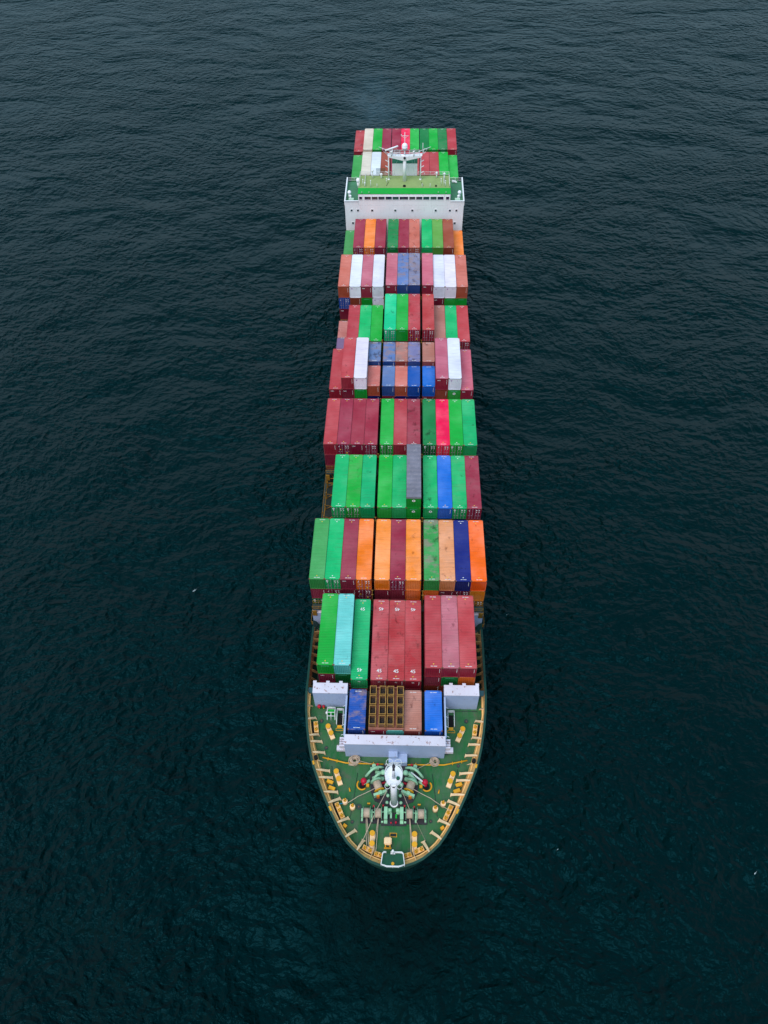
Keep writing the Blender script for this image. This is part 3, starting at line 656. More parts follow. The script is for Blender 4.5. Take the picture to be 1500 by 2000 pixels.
for x in (-10.0, -8.3, 8.0, 9.8):
    m = MB(); m.cyl((x, 166.7, 8.2), (x, 166.7, 8.45), .06); m.ball((x, 166.6, 8.5), .16); m.build('flood_light', M_MINT, wh)
m = MB(); m.cyl((0, 169.8, 8.2), (0, 169.8, 8.45), .34, .34, 16); m.cyl((7.5, 169.8, 8.2), (7.5, 169.8, 8.5), .2, .2, 12); m.build('compass_base', M_BLACK, wh)
m = MB(); m.beam((-4.3, 170.0, 8.3), (-3.8, 171.8, 8.3), .07, .07, .06, .06); m.beam((4.5, 170.0, 8.3), (4.0, 171.8, 8.3), .07, .07, .06, .06); m.build('cable_duct', M_DARK, wh)
for s_ in (-1, 1):
    m = MB(); m.box(s_*12.65-.6, s_*12.65+.6, 167.2, 168.0, 5.3, 6.35); sp(m, 'wing_console', worn('console_mint', (.50, .68, .52), .4, .1))
    m = MB(); m.cyl((s_*13.2, 169.9, 5.3), (s_*13.2, 169.9, 6.4), .3, .22); m.ball((s_*13.2, 169.9, 6.7), .45, 14); m.cyl((s_*12.9, 168.9, 5.3), (s_*12.9, 168.9, 6.2), .2, .2); m.ball((s_*12.9, 168.9, 6.3), .28)
    sp(m, 'searchlight', M_WHITE)
m = MB(); m.cyl((-11.3, 174.8, 5.3), (-11.3, 174.8, 6.7), .28, .36, 12); m.ball((-11.3, 174.8, 7.1), .55, 14); sp(m, 'satellite_dome', M_WHITE)
m = MB(); m.box(-11.0, -10.5, 176.2, 176.8, 5.3, 5.9); m.box(10.4, 11.0, 176.2, 176.8, 5.3, 5.9); sp(m, 'liferaft_box', M_ORNG)
m = MB(); m.ball((11.9, 176.9, 5.7), .35, 8); m.ball((12.4, 177, 5.6), .3, 8); m.ball((12.7, 176.7, 5.6), .25, 8); sp(m, 'wrapped_bundle', M_MARK)
m = MB(); m.box(-3.0, 3.05, 175.1, 179.2, 5.3, 11.1); fn = sp(m, 'funnel', M_WHITE)
m = MB(); m.box(-3.02, 3.07, 175.08, 179.22, 11.1, 11.2); m.build('funnel_top', M_FUNT, fn)
m = MB()
for x in (-1.6, 0, 1.6): m.cyl((x, 177.5, 11.2), (x, 177.5, 12.2), .3, .3, 12)
m.build('exhaust_pipe', M_BLACK, fn)
# radar mast
m = MB(); m.cyl((0, 172.4, 8.19), (0, 172.4, 14.4), .44, .40, 18); mast = sp(m, 'radar_mast', M_WHITE)
m = MB(); pr = [(-4.0, 14.5), (-3.6, 14.05), (-.6, 13.35), (.6, 13.35), (3.7, 14.05), (4.1, 14.5), (1.0, 14.35), (-1.0, 14.35)]
A = [m.bm.verts.new((x, 171.9, z)) for x, z in pr]; B = [m.bm.verts.new((x, 173.1, z)) for x, z in pr]
for i in range(8): m._f([A[i], A[(i+1) % 8], B[(i+1) % 8], B[i]])
m._f(A); m._f(B[::-1]); m.build('crosstree', M_WHITE, mast)
for s_ in (-1, 1):
    m = MB(); m.cyl((s_*3.8, 173.0, 8.19), (s_*3.8, 173.0, 14.1), .17, .13, 10); m.cyl((s_*3.8, 173, 8.19), (s_*3.8, 173, 8.4), .3, .25)
    for k in range(3): m.beam((s_*3.8, 173, 9.9+k*1.35), (s_*(3.8+.75), 172.9, 10.35+k*1.35), .16, .2, .14, .14)
    m.build('side_pole', M_WHITE, mast)
    m = MB(); m.tube([(s_*3.9, 172.4, 14.4), (s_*6.0, 172.4, 16.3), (s_*3.2, 172.4, 15.2)], .07); m.tube([(s_*4.4, 172.4, 14.9), (s_*4.4, 172.4, 15.5)], .06); m.tube([(s_*5.1, 172.4, 15.5), (s_*5.1, 172.4, 15.9)], .05); m.build('signal_yard', M_WHITE, mast)
m = MB()
rail([(-3.5, 172.0), (-1.0, 172.0)], 14.4, .9, 1.2); rail([(3.5, 172.0), (1.0, 172.0)], 14.4, .9, 1.2); rail([(-3.5, 173.0), (3.5, 173.0)], 14.4, .9, 1.2)
m.build('crosstree_railing', M_MARK, mast)
m = MB(); m.cyl((-2.9, 172.2, 14.4), (-2.9, 172.2, 15.9), .14); m.cyl((-4.55, 172.1, 15.6), (-1.55, 172.1, 16.65), .19, .19, 10); m.build('radar_scanner', M_WHITE, mast)
m = MB(); m.cyl((0, 172.4, 14.3), (0, 172.4, 16.0), .22, .12); m.cyl((0, 172.4, 15.85), (0, 172.4, 16.5), .62, .68, 20); m.ball((0, 172.4, 16.5), .68, 18); m.build('satellite_dome', M_WHITE, mast)
m = MB(); m.cyl((0, 172.9, 14.4), (0, 172.9, 19.4), .07); m.tube([(-.9, 172.9, 18.6), (.9, 172.9, 18.6)], .05); m.tube([(-.75, 172.9, 18.6), (0, 172.9, 18.0), (.75, 172.9, 18.6)], .04)
m.ball((-.8, 172.9, 18.8), .12); m.ball((0, 172.9, 19.3), .1); m.tube([(4.2, 172.4, 14.5), (4.2, 172.4, 17.2)], .06); m.build('antenna', M_MARK, mast)
for x in (-3.1, 2.1):
    m = MB(); m.cyl((x, 171.9, 14.4), (x, 171.9, 15.2), .1); m.ball((x, 171.9, 15.4), .26, 10); m.build('signal_lamp', M_MARK, mast)
m = MB(); m.ball((0, 171.8, 14.0), .3, 10); m.build('mast_light', M_DARK, mast)
m = MB()
for p, q in (((-1.6, 172.4, 13.7), (-2.6, 174.9, 8.3)), ((1.6, 172.4, 13.7), (2.4, 174.9, 8.3)), ((2.2, 172.4, 13.8), (3.0, 174.9, 8.3))): m.tube([p, q], .02, 4)
m.build('stay_wire', M_MARK, mast)

# ------------------------------------------------------------------ containers
PAL = {'mar': ((.34, .030, .060), 'maroon'), 'red': ((.49, .050, .060), 'faded red'), 'drd': ((.235, .018, .040), 'dark maroon'), 'grn': ((.004, .42, .045), 'bright green'),
       'dgn': ((.004, .22, .055), 'dark green'), 'tgn': ((.002, .45, .145), 'teal green'), 'mint': ((.006, .60, .25), 'mint green'), 'org': ((.95, .22, .022), 'orange'),
       'org2': ((.95, .30, .05), 'light orange'), 'pch': ((.80, .33, .15), 'peach'), 'sal': ((.62, .15, .115), 'salmon'), 'wht': ((.76, .75, .82), 'white'), 'crm': ((.74, .62, .52), 'cream'),
       'blu': ((.006, .085, .40), 'blue'), 'bbl': ((.004, .15, .62), 'bright blue'), 'nvy': ((.004, .014, .20), 'navy blue'), 'bgr': ((.115, .20, .42), 'weathered blue'),
       'lav': ((.22, .22, .38), 'grey lavender'), 'tan': ((.50, .19, .15), 'dusty tan'), 'pur': ((.20, .12, .24), 'dull purple'), 'crim': ((.85, .012, .085), 'crimson'),
       'trq': ((.17, .60, .60), 'pale turquoise'), 'olv': ((.13, .37, .055), 'olive green'), 'pnk': ((.56, .13, .18), 'dusty pink'), 'brk': ((.36, .07, .035), 'brick red'), 'fgn': ((.055, .34, .085), 'faded green'),
       'bor': ((.98, .15, .02), 'vivid orange'), 'dor': ((.55, .20, .02), 'dull orange')}
W_, = (2.438,)
_proto = {}
def corr(m, along, a0, a1, b0, b1, base, dep, per, axis):
    """corrugated sheet: along='x' or 'y' direction of profile; other extent b0..b1 ; axis gives orientation"""
    n = int((a1-a0)/per); st = (a1-a0)/n; prof = []
    for i in range(n):
        x = a0+i*st; prof += [(x, 0), (x+st*.34, 0), (x+st*.5, 1), (x+st*.84, 1)]
    prof.append((a1, 0)); prev = None
    for x, h in prof:
        d = base+h*dep
        if axis == 'roof': p, q = (b0, x, d), (b1, x, d)
        elif axis == 'end': p, q = (x, d, b0), (x, d, b1)
        else: p, q = (d, x, b0), (d, x, b1)
        cur = (m.bm.verts.new(p), m.bm.verts.new(q))
        if prev: m._f([prev[0], prev[1], cur[1], cur[0]])
        prev = cur
def get(kind, L, H):
    key = (kind, L, H)
    if key in _proto: return _proto[key]
    hw = W_/2; m = MB()
    if kind == 'body':
        for sx in (-1, 1):
            for y in (0, L-.16): m.box(*sorted((sx*hw, sx*(hw-.14))), y, y+.16, .02, H-.02)
            m.box(*sorted((sx*hw, sx*(hw-.07))), .16, L-.16, .05, .2); m.box(*sorted((sx*hw, sx*(hw-.07))), .16, L-.16, H-.12, H)
            corr(m, 'y', .16, L-.16, .2, H-.12, sx*(hw-.012), -sx*.04, .5, 'side')
        m.box(-hw+.14, hw-.14, 0, .1, .03, .2); m.box(-hw+.14, hw-.14, 0, .1, H-.14, H); m.box(-hw+.14, hw-.14, L-.1, L, .03, .2); m.box(-hw+.14, hw-.14, L-.1, L, H-.14, H)
        m.box(-hw+.1, hw-.1, .1, L-.1, .12, .18); corr(m, 'x', -hw+.14, hw-.14, .2, H-.14, L-.03, -.04, .27, 'end')
        m.mat(1)
        for sx in (-1, 1):
            for y in (-.004, L-.174):
                for z in (0, H-.11): m.box(*sorted((sx*(hw+.003), sx*(hw-.165))), y, y+.178, z, z+.114)
        ob = m.build('body', [M_WALL, M_RUSTC], None, False)
    elif kind == 'roof':
        corr(m, 'y', .12, L-.12, -hw+.06, hw-.06, H-.035, .028, .27, 'roof'); m.box(-hw+.15, hw-.15, .0, .12, H-.03, H+.004); m.box(-hw+.15, hw-.15, L-.12, L, H-.03, H+.004)
        m.box(-hw+.003, -hw+.07, .17, L-.17, H-.02, H+.006); m.box(hw-.07, hw-.003, .17, L-.17, H-.02, H+.006)
        ob = m.build('roof', M_ROOF, None, False)
    elif kind == 'reefroof':
        m.box(-hw+.003, hw-.003, .17, L-.17, H-.04, H+.006); m.box(-hw+.17, hw-.17, .0, .17, H-.04, H+.006); m.box(-hw+.17, hw-.17, L-.17, L, H-.04, H+.006); ob = m.build('roof', M_ROOF, None, False)
    elif kind == 'end_wall':
        corr(m, 'x', -hw+.14, hw-.14, .2, H-.14, .03, .045, .26, 'end'); ob = m.build('end_wall', M_WALL, None, False)
    elif kind == 'door':
        m.box(0.02, hw-.15, .03, .09, .2, H-.14)
        for k in range(3): z0 = .3+k*(H-.6)/3; m.box(.12, hw-.24, .012, .032, z0, z0+(H-.6)/3-.14)
        ob = m.build('door', M_WALL, None, False)
    elif kind == 'rods':
        for x in (.26, .74):
            m.cyl((x, -.02, .12), (x, -.02, H-.08), .028, .028, 6); m.box(x-.04, x+.28, -.05, -.02, .95, 1.0)
            for z in (.25, H*.5, H-.3): m.box(x-.06, x+.06, -.03, .012, z-.04, z+.04)
        ob = m.build('lock_rod', M_ROD, None, False)
    elif kind == 'number':        # row of small stencilled characters at both roof ends
        for y, r in ((.26, 1), (L-.36, -1)):
            x = -.42
            for k in range(11):
                if k not in (4,): m.box(x, x+.055, y, y+.11, H+.004, H+.012)
                x += .085
        ob = m.build('roof_marking', M_MARK, None, False)
    elif kind == 'arrow':
        for y, r in ((.75, -1), (L-.75, 1)):
            m.prism([(-.12, y), (.12, y), (0, y+.2*r)], H+.002, H+.010)
        ob = m.build('roof_arrow', M_MARKY, None, False)
    elif kind == 'arroww':
        for y, r in ((.75, -1), (L-.75, 1)):
            m.prism([(-.12, y), (.12, y), (0, y+.2*r)], H+.002, H+.010)
        ob = m.build('roof_arrow', M_MARK, None, False)
    elif kind == 'vert':
        z = H-.35
        for k in range(11):
            m.box(hw-.36, hw-.30, .012, .022, z-.07, z); z -= .105
        ob = m.build('end_marking', M_MARK, None, False)
    elif kind == 'logo':
        m.mat(0); n_ = 20
        for r0, y in ((1, 0),):
            m.cyl((0, .022, H*.66), (0, .01, H*.66), .28, .28, 20)
        m.mat(1); m.cyl((0, .012, H*.66), (0, .004, H*.66), .12, .12, 12)
        ob = m.build('logo', [M_MARK, M_FUNT], None, False)
    elif kind == 'doorlogo':
        m.cyl((-.82, -.001, H*.84), (-.82, -.03, H*.84), .19, .19, 16); m.box(-.9, -.72, -.03, 0, H*.66, H*.72); ob = m.build('logo', M_MARK, None, False)
    elif kind == 'labels':
        for x, z, s1 in ((.3, .84, .24), (.75, .84, .2), (.8, .68, .14), (.35, .68, .16), (-.9, .80, .12)):
            for q in range(3): m.box(x, x+s1*(1-.2*q), -.03, .008, H*z-.07*q, H*z+.035-.07*q)
        ob = m.build('door_marking', M_MARK, None, False)
    elif kind == 'ylabel':
        m.box(.42, .66, -.03, .008, .45, .75); m.box(-.75, -.5, -.03, .008, 1.45, 1.58); ob = m.build('door_marking', M_MARKY, None, False)
    elif kind == 'pname':
        x = -.62
        for k in range(9): m.box(x, x+.09, .012, .026, H-.42, H-.32); x += .14
        ob = m.build('end_marking', M_CYANMARK, None, False)
    elif kind == 'rsticker':
        m.box(-.85, -.55, .008, .026, H-.55, H-.47); m.box(-.75, -.65, .008, .026, H-.72, H-.56); m.box(.35, .45, .008, .026, H-.6, H-.5); ob = m.build('end_marking', M_PURP, None, False)
    elif kind == 'tarp':
        corr(m, 'y', .02, L-.02, -hw+.0, hw-.0, H+.01, .05, .9, 'roof'); m.box(-hw-.02, hw+.02, -.02, .0, H-.35, H+.02); m.box(-hw-.02, -hw-.005, 0, L, H-.3, H+.03); m.box(hw+.005, hw+.02, 0, L, H-.3, H+.03)
        ob = m.build('tarpaulin', M_TARP, None, False)
    C.objects.unlink(ob); _proto[key] = ob; return ob
FONTS = {}
def text_mesh(s, size, name):
    if (s, size) not in FONTS:
        cu = bpy.data.curves.new(name, 'FONT'); cu.body = s; cu.size = size; cu.extrude = .004; cu.align_x = 'CENTER'; cu.offset = size*.004; cu.resolution_u = 3
        o = bpy.data.objects.new('t', cu); C.objects.link(o); dg = bpy.context.evaluated_depsgraph_get()
        me = bpy.data.meshes.new_from_object(o.evaluated_get(dg)); bpy.data.objects.remove(o); me.materials.clear(); me.materials.append(M_MARK); FONTS[(s, size)] = me
    return FONTS[(s, size)]
ORD = ['leftmost', 'second from left', 'third from left', 'fourth from left', 'fifth from left', 'sixth from left', 'seventh from left', 'eighth from left', 'ninth from left', 'tenth from left', 'eleventh from left']
LAY = ['top', 'second', 'third', 'fourth']
def container(x, y, ztop_, L, H, code, label, group):
    parts = code.split('.'); colname = parts[0]; fl = parts[1] if len(parts) > 1 else ''
    rgb, cn = PAL[colname]
    wth = .2+.4*random.random() if colname not in ('wht', 'crm') else .02
    if 's' in fl: wth = .66
    if 'S' in fl: wth = .95
    if colname == 'wht': wth = min(wth, .3)
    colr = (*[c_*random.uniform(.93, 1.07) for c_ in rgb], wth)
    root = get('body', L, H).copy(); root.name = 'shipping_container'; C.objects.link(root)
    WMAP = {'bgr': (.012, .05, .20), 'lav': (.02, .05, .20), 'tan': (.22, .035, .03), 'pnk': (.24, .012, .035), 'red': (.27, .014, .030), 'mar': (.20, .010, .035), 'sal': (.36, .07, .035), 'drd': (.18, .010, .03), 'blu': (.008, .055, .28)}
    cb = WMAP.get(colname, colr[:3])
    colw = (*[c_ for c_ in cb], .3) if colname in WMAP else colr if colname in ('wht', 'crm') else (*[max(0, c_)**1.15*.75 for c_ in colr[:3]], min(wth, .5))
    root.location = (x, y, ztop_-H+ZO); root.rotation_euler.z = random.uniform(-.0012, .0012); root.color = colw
    tag(root, label, 'container', group)
    def add(k, **kw):
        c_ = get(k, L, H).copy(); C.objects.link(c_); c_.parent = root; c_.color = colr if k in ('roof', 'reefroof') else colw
        for a, v_ in kw.items(): setattr(c_, a, v_)
        return c_
    if 'G' in fl: add('tarp')
    elif colname in ('wht', 'crm') and 'k' not in fl: add('reefroof')
    else: add('roof'); 
    if 'G' not in fl:
        add('number')
        if colname not in ('wht', 'crm') and L > 7: add('arroww' if random.random() < .35 else 'arrow')
    if 'd' in fl:
        d1 = add('door'); d2 = add('door', scale=(-1, 1, 1))
        for d_, sx in ((d1, 1), (d2, -1)):
            r = get('rods', L, H).copy(); C.objects.link(r); r.parent = d_
        add('labels')
        if colname in ('mar', 'drd', 'red', 'brk', 'org') and random.random() < .6: add('ylabel')
        if colname in ('grn', 'dgn', 'tgn', 'mint'): add('doorlogo')
    else:
        add('end_wall')
        if 'l' in fl: add('logo')
        if colname in ('wht',): add('rsticker')
        elif colname in ('grn', 'dgn', 'tgn') : add('pname')
        elif colname in ('mar', 'drd', 'pnk', 'brk', 'blu', 'bbl', 'nvy', 'bgr', 'tan', 'sal', 'red'): add('vert')
    if 't' in fl:
        o = bpy.data.objects.new('lettering', text_mesh('tex', .46, 'tex')); C.objects.link(o); o.parent = root
        o.location = (-.62, .005, H-.60); o.rotation_euler = (PI/2, 0, 0)
    if '4' in fl:
        for yy, rz in ((1.55, 0 if 'u' not in fl else PI), (L-1.75, PI if 'u' not in fl else 0)):
            o = bpy.data.objects.new('lettering', text_mesh('45', .78, '45')); C.objects.link(o); o.parent = root
            o.location = (0, yy+(.3 if rz else -.3), H+.016); o.rotation_euler = (0, 0, rz)
        o = bpy.data.objects.new('lettering', text_mesh('45', .42, '45')); C.objects.link(o); o.parent = root
        o.location = (0, .003, H-.75); o.rotation_euler = (PI/2, 0, 0)
    return root
H9, H8, GAP = 2.896, 2.591, .024
def describe(code, size, pos, row, layer):
    parts = code.split('.'); fl = parts[1] if len(parts) > 1 else ''; cn = PAL[parts[0]][1]
    ex = ''
    if 'G' in fl: ex = ' under grey tarpaulin'
    elif 'd' in fl: ex = ' with doors'
    elif 't' in fl: ex = ' lettered tex'
    elif 'l' in fl: ex = ' with round logo'
    elif 'G' in fl: ex = ' under grey tarpaulin'
    elif '4' in fl: ex = ' numbered 45'
    return f'{cn} {size}container{ex}, {pos}, {row}, {layer} layer'
def row(name, yn, L, H, cols, zt, group, g=G_, size='', y_off=None):
    """cols: {col: [codes top->down]}; zt: default top or {col: top}"""
    order = sorted(cols)
    for c_ in order:
        z = zt.get(c_, zt['d']) if isinstance(zt, dict) else zt
        hh = H
        for k, code in enumerate(cols[c_]):
            if code:
                hgt = H8 if code.startswith('=') else H; cd = code.lstrip('=')
                pos = ORD[c_] if len(order) > 6 and 0 in cols else ORD[order.index(c_)]
                pos = f'column {c_+1}' if False else pos
                jit = 0 if c_ in (0, 10) else random.uniform(-.02, .02)
                container(colx(c_, g), yn+jit, z, L, hgt, cd, describe(cd, size, pos, name, LAY[k]), group)
            else: hgt = H
            z -= hgt+GAP
GR = 'containers stacked on the ship'
# row 1 (20 ft boxes behind the breakwater)
row('first row from bow', 39.9, 6.058, H8, {3: ['blu.S'], 6: ['tan.s'], 7: ['bbl']}, -1.3, GR, size='short ')
row('under the skip racks', 39.9, 6.058, H8, {4: ['mar.t'], 5: ['trq']}, -1.33, GR, size='short ')
# row 2
row('second row from bow, left block', 48.9, 12.192, H9, {1: ['grn', 'mar.t', 'drd.d'], 2: ['trq.k', 'dgn', 'drd']}, .3, GR)
row('second row from bow, left block', 47.5, 13.716, H9, {3: ['tgn.4u', 'drd']}, -1.5, GR, size='long ')
row('second row from bow, middle', 47.5, 13.716, H9, {4: ['red.4s', 'drd'], 5: ['red.4s', 'drd'], 6: ['red.4s', 'drd']}, -1.5, GR, size='long ')
row('second row from bow, right block', 48.12, 12.192, H9, {7: ['red', 'drd', 'brk'], 8: ['pnk.s', 'dgn', 'brk'], 9: ['red', 'org', 'nvy']}, 1.5, GR)
# row 3
row('third row from bow', 63.9, 12.192, H9, {0: ['fgn', 'mar', 'dgn.d'], 1: ['tgn.d', 'drd.d'], 2: ['mar.t', 'drd'], 3: ['org.d', 'drd.d'], 4: ['org2', 'drd'], 5: ['mar.d', 'drd'], 6: ['org2.s', 'org'],
    7: ['fgn.S', 'org'], 8: ['pch.s', 'drd.t'], 9: ['nvy', 'drd.d'], 10: ['bor', 'org2', 'dor.d']}, 0, GR)
row('fourth row from bow', 78.6, 12.192, H9, {1: ['tgn.d', 'dgn'], 2: ['grn.ds'], 3: ['tgn'], 4: ['grn'], 5: ['tgn'], 6: ['grn.lG', 'grn.l'], 7: ['tgn.l'], 8: ['bbl'], 9: ['tgn.ds'], 10: ['mar.ds', 'drd', 'brk']}, {'d': -.05, 6: 2.82}, GR)
row('fifth row from bow', 93.35, 12.192, H9, {0: ['red', 'drd', '=drd'], 1: ['mar.d'], 2: ['mar.t'], 3: ['mar.d'], 4: ['grn.d'], 5: ['red'], 6: ['mar.s'], 7: ['dgn.d'], 8: ['crim.d'], 9: ['grn.d'], 10: ['tgn', 'drd', 'mar']}, -.1, GR)
row('sixth row from bow', 108.0, 12.192, H9, {0: ['red.t', 'drd', 'mar'], 1: ['red', 'drd.t'], 2: ['wht', 'grn'], 8: ['pnk.t', 'brk'], 9: ['wht', 'grn.l'], 10: ['pnk.t', 'drd', 'brk']}, {'d': 2.92, 0: 0, 10: 0}, GR)
row('sixth row, front half', 108.3, 6.058, H8, {3: ['sal.s', 'nvy'], 4: ['bgr.s', 'drd'], 5: ['sal', 'nvy'], 6: ['blu', 'nvy'], 7: ['bbl', 'drd.t']}, .6, GR, size='short ')
row('sixth row, rear half', 114.55, 6.058, H8, {3: ['bgr.S'], 4: ['bgr.S'], 5: ['tan.S'], 6: ['lav.S'], 7: ['tan.s']}, 1.5, GR, size='short ')
row('seventh row from bow', 122.7, 12.192, H9, {1: ['red', 'drd'], 2: ['tgn'], 3: ['grn'], 4: ['mint.d'], 5: ['grn'], 6: ['red.ds'], 7: ['red.d'], 8: ['tan'], 9: ['tgn'], 10: ['red.d', 'drd', 'mar']}, {'d': 0, 4: 2.92, 5: 2.92, 6: 2.92, 7: 2.92}, GR)
row('seventh row from bow, left edge front', 122.7, 6.058, H8, {0: ['pur']}, -4.0, GR, size='short '); row('seventh row from bow, left edge rear', 128.85, 6.058, H8, {0: ['tan']}, -4.2, GR, size='short ')
row('eighth row from bow', 137.4, 12.192, H9, {0: ['sal', 'blu.d', 'drd.t'], 1: ['wht', 'brk'], 2: ['pnk.t', 'grn'], 3: ['wht.s', 'wht'], 4: ['pnk.t'], 5: ['bgr.S'], 6: ['lav.S'], 7: ['pnk.t'], 8: ['wht', 'drd.t'], 9: ['wht', 'grn'], 10: ['sal', 'grn', 'mar']}, {'d': 2.92, 4: 3.35, 5: 3.35, 6: 3.35, 7: 3.35}, GR)
row('ninth row from bow', 152.3, 12.192, H9, {0: ['fgn', 'drd', 'brk'], 1: ['mar.d'], 2: ['org.d'], 3: ['mar'], 4: ['dgn.s'], 5: ['mar'], 6: ['sal.ds'], 7: ['tgn'], 8: ['olv'], 9: ['brk'], 10: ['org', 'drd', 'mar']}, {'d': 2.98, 0: 0, 10: 0}, GR)
row('row behind the bridge', 185.3, 12.192, H9, {0: ['fgn', 'drd', 'mar'], 1: ['crm'], 2: ['wht'], 3: ['brk'], 4: ['mar'], 5: ['red'], 6: ['red'], 7: ['red'], 8: ['red'], 9: ['grn'], 10: ['grn', 'mar', 'drd']}, {'d': 3, 0: 2.15, 10: 2.15}, GR, .14)
row('aftmost row', 198.75, 12.192, H9, {0: ['red.s', 'drd', 'grn'], 1: ['crm'], 2: ['grn'], 3: ['mar'], 4: ['mar'], 5: ['crim'], 6: ['grn'], 7: ['dgn'], 8: ['grn'], 9: ['dgn.s'], 10: ['red', 'mar', 'drd']}, {'d': 3, 0: 2.5}, GR, .14)
# skips on the two open racks of row 1
def skip():
    m = MB(); a, l, hh, t = .43, .62, 1.15, .05
    for bx in ((-a, a, -l, -l+t), (-a, a, l-t, l), (-a, -a+t, -l+t, l-t), (a-t, a, -l+t, l-t)): m.box(*bx, 0, hh)
    m.box(-a+t, a-t, -l+t, l-t, 0, .06)
    r = m.build('steel_skip', worn('skip_side', (.20, .10, .05), .7, .7, .3, 4), None, False)
    m = MB(); a2, l2 = a+.03, l+.03
    for bx in ((-a2, a2, -l2, -l2+.07), (-a2, a2, l2-.07, l2), (-a2, -a2+.07, -l2+.07, l2-.07), (a2-.07, a2, -l2+.07, l2-.07)): m.box(*bx, hh, hh+.06)
    for sx in (-1, 1):
        for sy in (-1, 1): m.box(sx*a-.04, sx*a+.04, sy*l-.04, sy*l+.04, 0, hh)
    m.build('skip_rim', M_BINY, r, False)
    m = MB(); n_ = 5; gv = [[m.bm.verts.new((-.37+i*.185, -.56+j*.28, .45+random.uniform(-.1, .16))) for j in range(5)] for i in range(5)]
    for i in range(4):
        for j in range(4): m._f([gv[i][j], gv[i+1][j], gv[i+1][j+1], gv[i][j+1]])
    m.build('skip_load', M_BINF, r, False)
    return r
for ci, c_ in enumerate((4, 5)):
    m = MB(); x0 = colx(c_); m.box(x0-1.21, x0+1.21, 39.92, 45.96, -1.28, -1.12); m.box(x0-1.21, x0+1.21, 39.92, 40.05, -1.12, -.75); m.box(x0-1.21, x0+1.21, 45.83, 45.96, -1.12, -.4)
    for e_ in (-1.12, 0, 1.12): m.box(x0+e_-.05, x0+e_+.05, 40.06, 45.82, -1.12, -1.05)
    o = m.build('flat_rack', M_RACK); tag(o, f'rusty flat rack loaded with eight open skips, {"left" if ci == 0 else "right"} one of the pair', 'flat rack', 'flat racks carrying skips')
sk0 = skip(); first = True; LR = ['nearest the bow', 'second from the bow', 'third from the bow', 'farthest from the bow']
for ci, c_ in enumerate((4, 5)):
    for si, sx in enumerate((-.68, .68)):
        for r_ in range(4):
            o = sk0
            if not first:
                o = sk0.copy(); C.objects.link(o)
                for k in kids(sk0): k2 = k.copy(); C.objects.link(k2); k2.parent = o
            first = False
            o.location = (colx(c_)+sx, 40.85+r_*1.46, -1.04+ZO)
            tag(o, f'yellow rimmed open skip in {["leftmost", "second", "third", "rightmost"][ci*2+si]} line, {LR[r_]}', 'skip', 'yellow rimmed skips on racks')
# ------------------------------------------------------------------ ropes
def rope(pts, label, r=.045, sag=.1, mat=M_ROPE):
    P = []
    for a, b2 in zip(pts, pts[1:]):
        for k in range(8):
            t = k/8; p = lerp(a, b2, t); P.append((p[0], p[1], p[2]-sag*math.sin(PI*t)))
    P.append(pts[-1]); m = MB(); m.tube(P, r, 6); o = m.build('mooring_rope', mat); tag(o, label, 'rope', 'mooring ropes on the foredeck')
rope([(-2.6, 33.1, D+1.2), (-5.0, 32.0, D+.9), (-6.5, 31.1, D+.7)], 'pale rope from left windlass drum to left pedestal roller')
rope([(2.6, 33.1, D+1.2), (5.0, 32.0, D+.9), (6.5, 31.1, D+.7), (7.6, 30.6, D+.6)], 'pale rope from right windlass drum to right pedestal roller')
rope([(-6.9, 31.2, D+.6), (-7.95, 30.95, D+.5)], 'short blue rope beside the left pedestal roller', .06, 0, M_BLUEROPE)
rope([(-.9, 33.0, D+1.3), (-2.4, 29.9, D+1.7), (-4.15, 26.2, D+.6)], 'thin pale rope crossing over left front winch to bow stanchion')
rope([(.9, 33.2, D+1.3), (2.1, 30.3, D+1.6)], 'thin dark line from mast to right front winch', .03)
rope([(-3.72, 29.3, D+.6), (-3.6, 27.0, D+.4), (-3.45, 25.3, D+.7)], 'rope from outer drum of left front winch')
rope([(-3.6, 29.3, D+.6), (-3.3, 26.5, D+.4), (-3.1, 25.1, D+.7)], 'rope running just right of outer left drum rope')
rope([(-2.1, 29.3, D+.6), (-2.4, 27, D+.4), (-2.75, 24.9, D+.7)], 'rope from inner drum of left front winch, slanting outwards')
rope([(-2.05, 29.3, D+.6), (-2.2, 26.5, D+.4), (-2.3, 24.8, D+.7)], 'rope from inner drum of left front winch, nearly straight')
rope([(2.15, 29.3, D+.6), (2.3, 26.8, D+.4), (2.35, 24.8, D+.7)], 'rope from inner drum of right front winch, nearly straight')
rope([(2.2, 29.3, D+.6), (2.45, 26.8, D+.4), (2.75, 24.9, D+.7)], 'rope from inner drum of right front winch, slanting outwards')
rope([(3.0, 29.1, D+.6), (4.3, 26.6, D+.3)], 'very thin line from right front winch to right bow stanchion', .015)
rope([(-5.1, 37.1, D+.6), (-3.3, 36.7, D+.5)], 'thin rope running from left rope coil to windlass', .03)
rope([(5.6, 37.3, D+.8), (3.0, 35.9, D+.9)], 'thin rope running from right rope coil to windlass', .03)
